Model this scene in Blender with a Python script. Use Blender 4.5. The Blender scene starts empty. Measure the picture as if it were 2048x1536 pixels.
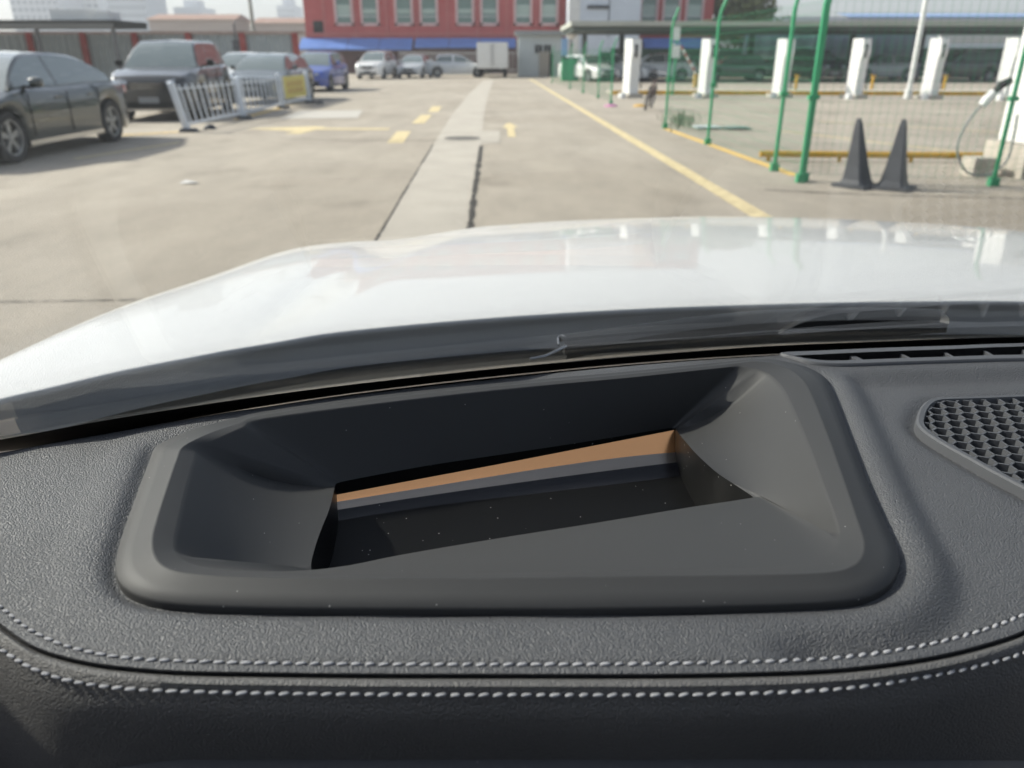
import bpy, bmesh, math, random
from mathutils import Vector, Matrix
random.seed(7)
R = math.radians
scene = bpy.context.scene
C = scene.collection

# ------------------------------------------------------------------ camera
CAM_H, FPX = 1.40, 1539.0
PITCH = R(23.1)
cp, sp = math.cos(PITCH), math.sin(PITCH)
cam_data = bpy.data.cameras.new('camera')
cam = bpy.data.objects.new('camera', cam_data)
C.objects.link(cam)
cam.location = (0, 0, CAM_H)
cam.rotation_euler = (math.pi / 2 - PITCH, 0, 0)
cam_data.sensor_width = 36.0
cam_data.lens = 36.0 * FPX / 2048.0
cam_data.clip_start = 0.005
cam_data.clip_end = 4000
cam_data.dof.use_dof = True
cam_data.dof.focus_distance = 0.56
cam_data.dof.aperture_fstop = 8.6
scene.camera = cam

# ------------------------------------------------------------------ light
SUN_AZ, SUN_EL = R(74), R(37)          # left of straight ahead, above the horizon
sun_dir = Vector((-math.sin(SUN_AZ) * math.cos(SUN_EL), math.cos(SUN_AZ) * math.cos(SUN_EL), math.sin(SUN_EL)))
world = bpy.data.worlds.new('World')
scene.world = world
world.use_nodes = True
wn = world.node_tree
sky = wn.nodes.new('ShaderNodeTexSky')
sky.sky_type = 'NISHITA'
sky.sun_disc = False
sky.sun_elevation = SUN_EL
sky.sun_rotation = -SUN_AZ
sky.air_density = 1.0
sky.dust_density = 2.5
sky.ozone_density = 1.0
bg = wn.nodes['Background']
bg.inputs['Strength'].default_value = 0.13
tint = wn.nodes.new('ShaderNodeMix'); tint.data_type = 'RGBA'; tint.blend_type = 'MULTIPLY'; tint.inputs[0].default_value = 1.0
tint.inputs[7].default_value = (.99, 1.0, 1.05, 1)
hsv = wn.nodes.new('ShaderNodeHueSaturation'); hsv.inputs['Saturation'].default_value = 0.6
wn.links.new(sky.outputs[0], hsv.inputs['Color']); wn.links.new(hsv.outputs[0], tint.inputs[6]); wn.links.new(tint.outputs[2], bg.inputs['Color'])
sl = bpy.data.lights.new('sun', 'SUN')
sl.energy = 5.0
sl.angle = R(2.5)
sl.color = (1.0, 0.94, 0.85)
sun = bpy.data.objects.new('sun', sl)
C.objects.link(sun)
sun.rotation_euler = sun_dir.to_track_quat('Z', 'Y').to_euler()

scene.view_settings.view_transform = 'Standard'
scene.view_settings.look = 'None'
scene.view_settings.gamma = 1.0
scene.view_settings.use_curve_mapping = False
scene.view_settings.exposure = 0.72
scene.cycles.use_denoising = True
scene.cycles.max_bounces = 10
scene.cycles.transparent_max_bounces = 16
scene.cycles.sample_clamp_indirect = 6.0
scene.cycles.caustics_reflective = False
scene.cycles.caustics_refractive = False

# ------------------------------------------------------------------ survey helpers
def ray(px, py):
    a = (px - 1024.0) / FPX
    u = -(py - 768.0) / FPX
    return Vector((a, cp + u * sp, -sp + u * cp))

def G(px, py, z=0.0):
    """point of the level z seen at this place of the photograph"""
    d = ray(px, py)
    t = (z - CAM_H) / d.z
    return Vector((d.x * t, d.y * t, z))

def D(px, py, drop):
    return G(px, py, CAM_H - drop)

def PY(px, py, Y):
    d = ray(px, py)
    t = Y / d.y
    return Vector((d.x * t, Y, CAM_H + d.z * t))

# ------------------------------------------------------------------ materials
MATS = {}
def new_mat(name):
    m = bpy.data.materials.new(name)
    m.use_nodes = True
    nt = m.node_tree
    b = nt.nodes['Principled BSDF']
    return m, nt, b

def mat(name, col, rough=0.6, metal=0.0, coat=0.0, spec=0.5, var=0.0, vscale=4.0, bump=0.0, bscale=40.0, bdist=0.002, detail=6.0, coord='Object'):
    if name in MATS:
        return MATS[name]
    m, nt, b = new_mat(name)
    b.inputs['Base Color'].default_value = (*col, 1)
    b.inputs['Roughness'].default_value = rough
    b.inputs['Metallic'].default_value = metal
    b.inputs['Specular IOR Level'].default_value = spec
    b.inputs['Coat Weight'].default_value = coat
    b.inputs['Coat Roughness'].default_value = 0.03
    tc = nt.nodes.new('ShaderNodeTexCoord')
    if var > 0:
        n = nt.nodes.new('ShaderNodeTexNoise')
        n.inputs['Scale'].default_value = vscale
        n.inputs['Detail'].default_value = detail
        n.inputs['Roughness'].default_value = 0.6
        nt.links.new(tc.outputs[coord], n.inputs['Vector'])
        r = nt.nodes.new('ShaderNodeValToRGB')
        r.color_ramp.elements[0].position = 0.3
        r.color_ramp.elements[1].position = 0.7
        r.color_ramp.elements[0].color = (*[max(0, c * (1 - var)) for c in col], 1)
        r.color_ramp.elements[1].color = (*[min(1, c * (1 + var)) for c in col], 1)
        nt.links.new(n.outputs['Fac'], r.inputs['Fac'])
        nt.links.new(r.outputs['Color'], b.inputs['Base Color'])
    if bump > 0:
        n2 = nt.nodes.new('ShaderNodeTexNoise')
        n2.inputs['Scale'].default_value = bscale
        n2.inputs['Detail'].default_value = 5
        nt.links.new(tc.outputs[coord], n2.inputs['Vector'])
        bp = nt.nodes.new('ShaderNodeBump')
        bp.inputs['Strength'].default_value = bump
        bp.inputs['Distance'].default_value = bdist
        nt.links.new(n2.outputs['Fac'], bp.inputs['Height'])
        nt.links.new(bp.outputs['Normal'], b.inputs['Normal'])
    MATS[name] = m
    return m

def leather_mat(name, col, rough, strength=0.55):
    m, nt, b = new_mat(name)
    tc = nt.nodes.new('ShaderNodeTexCoord')
    wob = nt.nodes.new('ShaderNodeTexNoise'); wob.inputs['Scale'].default_value = 260; wob.inputs['Detail'].default_value = 2
    nt.links.new(tc.outputs['Object'], wob.inputs['Vector'])
    mx = nt.nodes.new('ShaderNodeMix'); mx.data_type = 'RGBA'; mx.blend_type = 'LINEAR_LIGHT'
    mx.inputs['Factor'].default_value = 0.0016
    nt.links.new(tc.outputs['Object'], mx.inputs[6]); nt.links.new(wob.outputs['Color'], mx.inputs[7])
    v = nt.nodes.new('ShaderNodeTexVoronoi'); v.feature = 'F1'; v.inputs['Scale'].default_value = 980
    nt.links.new(mx.outputs[2], v.inputs['Vector'])
    n = nt.nodes.new('ShaderNodeTexNoise'); n.inputs['Scale'].default_value = 900; n.inputs['Detail'].default_value = 3
    nt.links.new(tc.outputs['Object'], n.inputs['Vector'])
    add = nt.nodes.new('ShaderNodeMath'); add.operation = 'MULTIPLY_ADD'; add.inputs[1].default_value = 0.35
    nt.links.new(n.outputs['Fac'], add.inputs[0])
    inv = nt.nodes.new('ShaderNodeMath'); inv.operation = 'MULTIPLY'; inv.inputs[1].default_value = -1.0
    nt.links.new(v.outputs['Distance'], inv.inputs[0]); nt.links.new(inv.outputs[0], add.inputs[2])
    bp = nt.nodes.new('ShaderNodeBump'); bp.inputs['Strength'].default_value = strength; bp.inputs['Distance'].default_value = 0.0007
    nt.links.new(add.outputs[0], bp.inputs['Height']); nt.links.new(bp.outputs['Normal'], b.inputs['Normal'])
    big = nt.nodes.new('ShaderNodeTexNoise'); big.inputs['Scale'].default_value = 14; big.inputs['Detail'].default_value = 5
    nt.links.new(tc.outputs['Object'], big.inputs['Vector'])
    r = nt.nodes.new('ShaderNodeValToRGB')
    r.color_ramp.elements[0].position = .3; r.color_ramp.elements[1].position = .75
    r.color_ramp.elements[0].color = (*[c * .9 for c in col], 1); r.color_ramp.elements[1].color = (*[c * 1.1 for c in col], 1)
    nt.links.new(big.outputs['Fac'], r.inputs['Fac']); nt.links.new(r.outputs['Color'], b.inputs['Base Color'])
    b.inputs['Roughness'].default_value = rough
    b.inputs['Specular IOR Level'].default_value = 0.5
    MATS[name] = m
    return m

def dusty_plastic(name, col, rough, dust=0.5, spec=0.5, dens=0.92):
    m, nt, b = new_mat(name)
    tc = nt.nodes.new('ShaderNodeTexCoord')
    v = nt.nodes.new('ShaderNodeTexVoronoi'); v.inputs['Scale'].default_value = 190
    nt.links.new(tc.outputs['Object'], v.inputs['Vector'])
    lt = nt.nodes.new('ShaderNodeMath'); lt.operation = 'LESS_THAN'; lt.inputs[1].default_value = 0.075
    nt.links.new(v.outputs['Distance'], lt.inputs[0])
    sep = nt.nodes.new('ShaderNodeSeparateColor'); nt.links.new(v.outputs['Color'], sep.inputs[0])
    gt = nt.nodes.new('ShaderNodeMath'); gt.operation = 'GREATER_THAN'; gt.inputs[1].default_value = dens
    nt.links.new(sep.outputs[0], gt.inputs[0])
    mul = nt.nodes.new('ShaderNodeMath'); mul.operation = 'MULTIPLY'
    nt.links.new(lt.outputs[0], mul.inputs[0]); nt.links.new(gt.outputs[0], mul.inputs[1])
    mul2 = nt.nodes.new('ShaderNodeMath'); mul2.operation = 'MULTIPLY'; mul2.inputs[1].default_value = dust
    nt.links.new(mul.outputs[0], mul2.inputs[0])
    mx = nt.nodes.new('ShaderNodeMix'); mx.data_type = 'RGBA'
    mx.inputs[6].default_value = (*col, 1); mx.inputs[7].default_value = (.45, .44, .42, 1)
    nt.links.new(mul2.outputs[0], mx.inputs[0]); nt.links.new(mx.outputs[2], b.inputs['Base Color'])
    n = nt.nodes.new('ShaderNodeTexNoise'); n.inputs['Scale'].default_value = 1600; n.inputs['Detail'].default_value = 2
    nt.links.new(tc.outputs['Object'], n.inputs['Vector'])
    bp = nt.nodes.new('ShaderNodeBump'); bp.inputs['Strength'].default_value = .12; bp.inputs['Distance'].default_value = .0003
    nt.links.new(n.outputs['Fac'], bp.inputs['Height']); nt.links.new(bp.outputs['Normal'], b.inputs['Normal'])
    b.inputs['Roughness'].default_value = rough
    b.inputs['Specular IOR Level'].default_value = spec
    MATS[name] = m
    return m

def glass_mat(name, tint=(.93, .97, .95), f0=0.04, k=0.5):
    """clear pane: Schlick mix of a see-through and a mirror layer"""
    m, nt, b = new_mat(name)
    nt.nodes.remove(b)
    out = nt.nodes['Material Output']
    geo = nt.nodes.new('ShaderNodeNewGeometry')
    dot = nt.nodes.new('ShaderNodeVectorMath'); dot.operation = 'DOT_PRODUCT'
    nt.links.new(geo.outputs['Normal'], dot.inputs[0]); nt.links.new(geo.outputs['Incoming'], dot.inputs[1])
    ab = nt.nodes.new('ShaderNodeMath'); ab.operation = 'ABSOLUTE'; nt.links.new(dot.outputs['Value'], ab.inputs[0])
    om = nt.nodes.new('ShaderNodeMath'); om.operation = 'SUBTRACT'; om.inputs[0].default_value = 1; nt.links.new(ab.outputs[0], om.inputs[1])
    pw = nt.nodes.new('ShaderNodeMath'); pw.operation = 'POWER'; pw.inputs[1].default_value = 5; nt.links.new(om.outputs[0], pw.inputs[0])
    ma = nt.nodes.new('ShaderNodeMath'); ma.operation = 'MULTIPLY_ADD'; ma.inputs[1].default_value = k * (1 - f0); ma.inputs[2].default_value = k * f0
    nt.links.new(pw.outputs[0], ma.inputs[0])
    tr = nt.nodes.new('ShaderNodeBsdfTransparent'); tr.inputs[0].default_value = (*tint, 1)
    gl = nt.nodes.new('ShaderNodeBsdfGlossy'); gl.inputs['Roughness'].default_value = 0.0
    mx = nt.nodes.new('ShaderNodeMixShader')
    nt.links.new(ma.outputs[0], mx.inputs[0]); nt.links.new(tr.outputs[0], mx.inputs[1]); nt.links.new(gl.outputs[0], mx.inputs[2])
    nt.links.new(mx.outputs[0], out.inputs['Surface'])
    MATS[name] = m
    return m

def paint(name, col, rough=0.35, flake=0.0):
    return mat('paint_' + name, col, rough=rough, coat=1.0, metal=flake)

leather = leather_mat('grained grey leather', (.052, .053, .056), .54, 1.0)
leather_low = leather_mat('grained leather of the lower dash', (.074, .072, .070), .58, 1.0)
bezel_mat = dusty_plastic('matt bezel plastic', (.029, .029, .029), .6, .6, .32)
trim_mat = dusty_plastic('soft grey trim plastic', (.056, .058, .063), .6, .3, .35)
black_mat = mat('matt black', (.006, .006, .006), .8, spec=.2)
inner_black = dusty_plastic('glossy black well', (.006, .006, .006), .35, .9, .12, .72)
thread = mat('pale grey thread', (.27, .27, .28), .9, spec=.1, bump=.4, bscale=1500, bdist=.0003)
white_paint = paint('white', (.86, .85, .825), .4)
white_paint.node_tree.nodes['Principled BSDF'].inputs['Coat Weight'].default_value = .75
cowl_mat = dusty_plastic('textured cowl plastic', (.042, .040, .036), .85, .7, .12, .8)
rubber = mat('rubber', (.012, .012, .013), .7)
wind_glass = glass_mat('windscreen glass', (.955, .975, .965))
copper = mat('copper tinted reflection', (1.0, .49, .21), .22, metal=1.0)  # orange reflection of the tinted mirror, held in the base colour
grey_reflection = mat('grey mirror reflection', (.27, .235, .20), .3, metal=1.0)  # grey part of the mirror reflection, put into the base colour
dark_reflection = dusty_plastic('dark mirror reflection', (.010, .010, .012), .2, .9, .25)  # dark part of the mirror reflection, also set as colour
wiper_mat = mat('wiper plastic', (.035, .037, .040), .5)
headliner = mat('dark headliner cloth', (.035, .035, .036), .9)
steel = mat('bare steel', (.45, .45, .46), .35, metal=.9)
tyre_mat = mat('tyre rubber', (.018, .018, .019), .8)
rim_mat = mat('alloy', (.32, .33, .34), .35, metal=.8)
car_glass = mat('car window glass', (.12, .15, .145), .05, spec=.9, coat=1.0)  # base colour lifted to stand in for sky reflected on the panes
lamp_glass = mat('lamp cover', (.30, .32, .34), .08, spec=.8, coat=1)
red_lamp = mat('rear lamp red', (.25, .01, .01), .15, coat=1)
under_mat = mat('underbody black', (.008, .008, .008), .9)
chrome = mat('chrome', (.6, .6, .6), .15, metal=1)
green_paint = mat('green fence paint', (.03, .29, .13), .45, var=.12, vscale=8)
yellow_paint = mat('yellow road paint', (.68, .46, .13), .8, var=.2, vscale=6)
yellow_pipe = mat('yellow pipe paint', (.52, .30, .015), .5, var=.2, vscale=10)
white_metal = mat('white enamel', (.74, .74, .72), .4, var=.04, vscale=5)
barrier_white = mat('weathered white barrier', (.64, .68, .73), .55, var=.08, vscale=6)
concrete_pale = mat('pale concrete', (.46, .42, .36), .9, var=.1, vscale=2.5, bump=.4, bscale=30)
dark_grey = mat('dark grey plastic', (.045, .048, .055), .6, var=.2, vscale=7)
red_post = mat('red painted post', (.30, .045, .035), .7, var=.15)
grey_sheet = mat('grey sheet steel', (.30, .33, .33), .6, var=.08, vscale=1.2)
dark_roof = mat('dark roof felt', (.05, .048, .042), .9, var=.25, vscale=2)

# ------------------------------------------------------------------ mesh helpers
def link_mesh(name, verts, faces, material, parent=None, smooth=False, sharp=35, loc=None):
    me = bpy.data.meshes.new(name)
    me.from_pydata([tuple(v) for v in verts], [], faces)
    me.materials.append(material)
    if smooth:
        me.polygons.foreach_set('use_smooth', [True] * len(me.polygons))
        try:
            me.set_sharp_from_angle(angle=R(sharp))
        except Exception:
            pass
    me.update()
    o = bpy.data.objects.new(name, me)
    C.objects.link(o)
    if parent is not None:
        o.parent = parent
    if loc is not None:
        o.location = loc
    return o

def fix_normals(o):
    bm = bmesh.new(); bm.from_mesh(o.data)
    bmesh.ops.recalc_face_normals(bm, faces=bm.faces)
    bm.to_mesh(o.data); bm.free()
    return o

class MB:
    def __init__(self): self.v = []; self.f = []
    def add(self, vs, fs):
        k = len(self.v); self.v += [Vector(p) for p in vs]; self.f += [tuple(i + k for i in f) for f in fs]
        return self
    def box(self, c, s, rz=0.0, M=None, taper=1.0):
        hx, hy, hz = s[0] / 2, s[1] / 2, s[2] / 2
        pts = []
        for z, k in ((-hz, 1.0), (hz, taper)):
            for x, y in ((-hx, -hy), (hx, -hy), (hx, hy), (-hx, hy)):
                p = Vector((x * k, y * k, z))
                if M is not None: p = M @ p
                elif rz: p = Matrix.Rotation(rz, 3, 'Z') @ p
                pts.append(p + Vector(c))
        return self.add(pts, [(3, 2, 1, 0), (4, 5, 6, 7), (0, 1, 5, 4), (1, 2, 6, 5), (2, 3, 7, 6), (3, 0, 4, 7)])
    def bar(self, a, b, w, h=None, up=Vector((0, 0, 1))):
        a, b = Vector(a), Vector(b); h = h or w
        d = (b - a)
        if d.length < 1e-6: return self
        d.normalize()
        s = d.cross(up)
        if s.length < 1e-4: s = d.cross(Vector((0, 1, 0)))
        s.normalize(); u = s.cross(d)
        pts = []
        for p in (a, b):
            for i, j in ((-1, -1), (1, -1), (1, 1), (-1, 1)):
                pts.append(p + s * (i * w / 2) + u * (j * h / 2))
        return self.add(pts, [(0, 1, 2, 3), (7, 6, 5, 4), (0, 4, 5, 1), (1, 5, 6, 2), (2, 6, 7, 3), (3, 7, 4, 0)])
    def tube(self, pts, r, n=8, cap=True):
        pts = [Vector(p) for p in pts]
        rs = r if isinstance(r, (list, tuple)) else [r] * len(pts)
        rings = []; prev = None
        for i, p in enumerate(pts):
            d = (pts[min(i + 1, len(pts) - 1)] - pts[max(i - 1, 0)])
            if d.length < 1e-9: d = Vector((0, 0, 1))
            d.normalize()
            if prev is None:
                s = d.cross(Vector((0, 0, 1)))
                if s.length < 1e-3: s = d.cross(Vector((1, 0, 0)))
            else:
                s = prev - d * prev.dot(d)
            s.normalize(); prev = s; u = d.cross(s)
            rings.append([p + (s * math.cos(2 * math.pi * k / n) + u * math.sin(2 * math.pi * k / n)) * rs[i] for k in range(n)])
        vs = [q for g in rings for q in g]; fs = []
        for i in range(len(rings) - 1):
            for k in range(n):
                fs.append((i * n + k, i * n + (k + 1) % n, (i + 1) * n + (k + 1) % n, (i + 1) * n + k))
        if cap:
            fs.append(tuple(reversed(range(n)))); fs.append(tuple(range((len(rings) - 1) * n, len(rings) * n)))
        return self.add(vs, fs)
    def lathe(self, prof, n=24, axis='Z', c=(0, 0, 0)):
        vs = []; fs = []
        for r, h in prof:
            for k in range(n):
                a = 2 * math.pi * k / n
                if axis == 'Z': p = Vector((r * math.cos(a), r * math.sin(a), h))
                else: p = Vector((r * math.cos(a), h, r * math.sin(a)))
                vs.append(p + Vector(c))
        m = len(prof)
        for i in range(m - 1):
            for k in range(n):
                fs.append((i * n + k, i * n + (k + 1) % n, (i + 1) * n + (k + 1) % n, (i + 1) * n + k))
        return self.add(vs, fs)
    def build(self, name, material, parent=None, smooth=False, sharp=35, fix=False):
        o = link_mesh(name, self.v, self.f, material, parent, smooth, sharp)
        if fix: fix_normals(o)
        return o

def grid_mesh(name, rows, material, parent=None, smooth=True, sharp=60, closed=False):
    n = len(rows[0]); vs = [p for r in rows for p in r]; fs = []
    for i in range(len(rows) - 1):
        for k in range(n if closed else n - 1):
            k2 = (k + 1) % n
            fs.append((i * n + k, i * n + k2, (i + 1) * n + k2, (i + 1) * n + k))
    return link_mesh(name, vs, fs, material, parent, smooth, sharp)

def empty(name, loc=(0, 0, 0), rz=0.0):
    o = bpy.data.objects.new(name, None)
    C.objects.link(o)
    o.location = loc; o.rotation_euler = (0, 0, rz)
    return o

def tag(o, label=None, cat=None, group=None, kind=None):
    if label: o['label'] = label
    if cat: o['category'] = cat
    if group: o['group'] = group
    if kind: o['kind'] = kind
    return o

def interp(pts, x):
    if x <= pts[0][0]:
        (x0, y0), (x1, y1) = pts[0], pts[1]
        return y0 + (x - x0) * (y1 - y0) / (x1 - x0)
    for (x0, y0), (x1, y1) in zip(pts, pts[1:]):
        if x <= x1: return y0 + (x - x0) * (y1 - y0) / (x1 - x0)
    (x0, y0), (x1, y1) = pts[-2], pts[-1]
    return y0 + (x - x0) * (y1 - y0) / (x1 - x0)

def sinterp(pts, x):
    """monotone-ish cubic through the points"""
    n = len(pts)
    if x <= pts[0][0] or x >= pts[-1][0]: return interp(pts, x)
    for i in range(n - 1):
        if x <= pts[i + 1][0]: break
    x0, y0 = pts[i]; x1, y1 = pts[i + 1]; h = x1 - x0
    s = (y1 - y0) / h
    sl_ = s if i == 0 else ((y0 - pts[i - 1][1]) / (x0 - pts[i - 1][0]) + s) / 2
    sr_ = s if i == n - 2 else ((pts[i + 2][1] - y1) / (pts[i + 2][0] - x1) + s) / 2
    t = (x - x0) / h
    return (2*t**3-3*t**2+1)*y0 + (t**3-2*t**2+t)*h*sl_ + (-2*t**3+3*t**2)*y1 + (t**3-t**2)*h*sr_

def smooth(a, b, x):
    t = max(0.0, min(1.0, (x - a) / (b - a)))
    return t * t * (3 - 2 * t)

def resample(poly, n_seg, closed=True):
    out = []
    m = len(poly)
    for i in range(m if closed else m - 1):
        a = poly[i]; b = poly[(i + 1) % m]; p0 = poly[i - 1] if (closed or i) else a
        p3 = poly[(i + 2) % m] if (closed or i + 2 < m) else b
        for k in range(n_seg):
            t = k / n_seg
            out.append(0.5 * ((2 * a) + (b - p0) * t + (2*p0 - 5*a + 4*b - p3) * t*t + (3*a - p0 - 3*b + p3) * t**3))
    if not closed: out.append(poly[-1])
    return out

def inside(poly, x, y):
    r = False; n = len(poly)
    for i in range(n):
        x0, y0 = poly[i]; x1, y1 = poly[(i + 1) % n]
        if (y0 > y) != (y1 > y) and x < (x1 - x0) * (y - y0) / (y1 - y0) + x0: r = not r
    return r

def dist_poly(poly, x, y):
    best = 1e9; n = len(poly)
    for i in range(n):
        x0, y0 = poly[i]; x1, y1 = poly[(i + 1) % n]
        dx, dy = x1 - x0, y1 - y0; L = dx * dx + dy * dy
        t = max(0, min(1, ((x - x0) * dx + (y - y0) * dy) / L)) if L else 0
        best = min(best, math.hypot(x - x0 - t * dx, y - y0 - t * dy))
    return best

# ================================================================== GROUND AND PAVING
def ground_material():
    m, nt, b = new_mat('worn concrete yard')
    tc = nt.nodes.new('ShaderNodeTexCoord')
    def noise(s, d, r=.6, stretch=None):
        n = nt.nodes.new('ShaderNodeTexNoise'); n.inputs['Scale'].default_value = s; n.inputs['Detail'].default_value = d; n.inputs['Roughness'].default_value = r
        if stretch:
            mp = nt.nodes.new('ShaderNodeMapping'); mp.inputs['Scale'].default_value = stretch
            nt.links.new(tc.outputs['Object'], mp.inputs[0]); nt.links.new(mp.outputs[0], n.inputs['Vector'])
        else: nt.links.new(tc.outputs['Object'], n.inputs['Vector'])
        return n
    def ramp(src, p0, c0, p1, c1):
        r = nt.nodes.new('ShaderNodeValToRGB'); r.color_ramp.elements[0].position = p0; r.color_ramp.elements[1].position = p1
        r.color_ramp.elements[0].color = (*c0, 1); r.color_ramp.elements[1].color = (*c1, 1)
        nt.links.new(src, r.inputs['Fac']); return r
    def mul(a, bb, f=1.0):
        x = nt.nodes.new('ShaderNodeMix'); x.data_type = 'RGBA'; x.blend_type = 'MULTIPLY'; x.inputs[0].default_value = f
        nt.links.new(a, x.inputs[6]); nt.links.new(bb, x.inputs[7]); return x.outputs[2]
    big = ramp(noise(.22, 6).outputs['Fac'], .32, (.335, .29, .23), .68, (.425, .375, .305))
    mid = ramp(noise(1.5, 7, .7, (1.0, .35, 1)).outputs['Fac'], .3, (.80, .80, .80), .7, (1.08, 1.08, 1.08))
    fine = ramp(noise(38, 4).outputs['Fac'], .3, (.86, .86, .86), .7, (1.1, 1.1, 1.1))
    spots = ramp(noise(.9, 3, .5).outputs['Fac'], .28, (.72, .71, .70), .40, (1, 1, 1))
    c = mul(mul(mul(big.outputs[0], mid.outputs[0]), fine.outputs[0]), spots.outputs[0], .6)
    nt.links.new(c, b.inputs['Base Color'])
    b.inputs['Roughness'].default_value = .88
    bp = nt.nodes.new('ShaderNodeBump'); bp.inputs['Strength'].default_value = .5; bp.inputs['Distance'].default_value = .01
    nt.links.new(noise(25, 5).outputs['Fac'], bp.inputs['Height']); nt.links.new(bp.outputs['Normal'], b.inputs['Normal'])
    return m

gm = ground_material()
S = 2500
ground = link_mesh('ground', [(-S, -60, 0), (S, -60, 0), (S, S, 0), (-S, S, 0)], [(0, 1, 2, 3)], gm)
tag(ground, 'worn beige concrete yard ground', None, kind='structure')

def sheet(name, poly, z, material, parent=None, kind='structure', label=None):
    o = link_mesh(name, [(p[0], p[1], z) for p in poly], [tuple(range(len(poly)))], material, parent)
    if o.data.polygons[0].normal.z < 0:
        o.data.flip_normals()
    if parent is None: tag(o, label, kind=kind)
    return o

def gp(*pts): return [G(*p) for p in pts]
def spread(pts, k=3): return pts

# paler slab strip that runs up the lane, in separate slabs with joints
strip_mat = mat('pale slab strip', (.435, .395, .335), .88, var=.09, vscale=1.6, bump=.3, bscale=30)
joint_mat = mat('dark joint filler', (.05, .045, .038), .9, var=.3, vscale=12)
left_line = [(700, 560), (775, 442), (868, 288), (905, 228), (940, 186), (968, 160)]
right_line = [(925, 560), (941, 442), (963, 288), (968, 228), (978, 186), (988, 160)]
L3 = gp(*left_line); R3 = gp(*right_line)
strip = sheet('slab_strip', [Vector((-1.2, 0.5, 0)), Vector((-.33, .5, 0))] + [Vector(p) for p in R3] + list(reversed(L3)), .004, strip_mat)
tag(strip, 'paler concrete strip running up the lane', None, kind='structure')
def ribbon(name, path, w, z, material, jitter=0.0, n=40):
    pts = [Vector(p) for p in path]
    pts = resample(pts, n, False)
    a = []; b = []
    for i, p in enumerate(pts):
        d = (pts[min(i + 1, len(pts) - 1)] - pts[max(i - 1, 0)]).normalized()
        s = Vector((d.y, -d.x, 0)); ww = w * (1 + random.uniform(-jitter, jitter)) / 2
        o_ = s * random.uniform(-jitter, jitter) * w * .3
        a.append(p + s * ww + o_); b.append(p - s * ww + o_)
    vs = []; fs = []
    for q, r in zip(a, b): vs += [(q.x, q.y, z), (r.x, r.y, z)]
    for i in range(len(a) - 1): fs.append((2*i, 2*i+2, 2*i+3, 2*i+1))
    o = link_mesh(name, vs, fs, material)
    if o.data.polygons[0].normal.z < 0: o.data.flip_normals()
    return tag(o, None, None, kind='structure')
ribbon('pavement_joint', gp((935, 500), (941, 442), (952, 360), (962, 292)), .055, .008, joint_mat, .5)
ribbon('pavement_joint', gp((740, 500), (775, 442), (820, 366), (866, 290)), .02, .008, joint_mat, .6)
ribbon('pavement_joint', gp((560, 278), (760, 281), (950, 283), (1002, 284)), .03, .0085, joint_mat, .5)
ribbon('pavement_joint', gp((-200, 607), (60, 604), (300, 600)), .012, .006, joint_mat, .7)
sheet('concrete_patch', gp((868, 288), (905, 262), (1000, 262), (1000, 287)), .006, strip_mat)
sheet('concrete_patch', gp((560, 238), (600, 222), (725, 221), (715, 236)), .005, mat('fresh patch', (.47, .44, .39), .85, var=.05))
ribbon('pavement_joint', gp((1530, 380), (1700, 388), (2048, 398), (2300, 405)), .03, .005, joint_mat, .6)

# painted yellow lines
def stripe(name, a, b, w, label=None):
    a, b = Vector(a), Vector(b); d = (b - a).normalized(); s = Vector((d.y, -d.x, 0)) * w / 2
    n = 60; vs = []; fs = []
    for i in range(n + 1):
        p = a.lerp(b, i / n); k = 1 + random.uniform(-.05, .05)
        vs += [(p.x + s.x * k, p.y + s.y * k, .004), (p.x - s.x * k, p.y - s.y * k, .004)]
    for i in range(n): fs.append((2*i, 2*i+2, 2*i+3, 2*i+1))
    o = link_mesh(name, vs, fs, yellow_paint)
    if o.data.polygons[0].normal.z < 0: o.data.flip_normals()
    return tag(o, label, None, kind='structure')
pale_yellow = mat('faded yellow line paint', (.60, .49, .28), .85, var=.25, vscale=7)
lane = stripe('painted_line', G(1620, 492), G(1060, 158), .19)
lane.data.materials[0] = pale_yellow
stripe('painted_line', G(1332, 258), G(1592, 352), .15)
for a, b in (((790, 286), (808, 263)), ((836, 247), (853, 230)), ((866, 224), (874, 213))):
    stripe('painted_line', G(*a), G(*b), .28).data.materials[0] = pale_yellow
stripe('painted_line', G(215, 272), G(400, 262), .16)
stripe('painted_line', G(470, 240), G(575, 213), .16)
stripe('painted_line', G(150, 318), G(360, 285), .12).data.materials[0] = pale_yellow
def arrow(name, c, ang, s, wk=2):
    P = [(-.045, -1), (.045, -1), (.045, .25), (.10, .25), (.03, 1), (-.03, 1), (-.10, .25), (-.045, .25)] if wk == 1 else [(-.12, -1), (.12, -1), (.12, .1), (.42, .1), (0, 1), (-.42, .1), (-.12, .1)]
    M = Matrix.Rotation(ang, 2)
    pts = []
    for x, y in P:
        q = M @ Vector((x * s, y * s)); pts.append(Vector((c.x + q.x, c.y + q.y, 0)))
    o = sheet(name, pts, .0045, pale_yellow)
    return o
ac = G(1021, 259); a1 = arrow('painted_arrow', ac, 0.02, 1.6, 1)
a2 = arrow('painted_arrow', G(635, 258), R(88), 1.5)
a2b = stripe('painted_line', G(585, 268), G(640, 254), .3); a2b.data.materials[0] = pale_yellow
stripe('painted_line', G(1560, 262), G(1950, 308), .12).data.materials[0] = pale_yellow
stripe('painted_line', G(1640, 243), G(2048, 268), .10).data.materials[0] = pale_yellow

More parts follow.
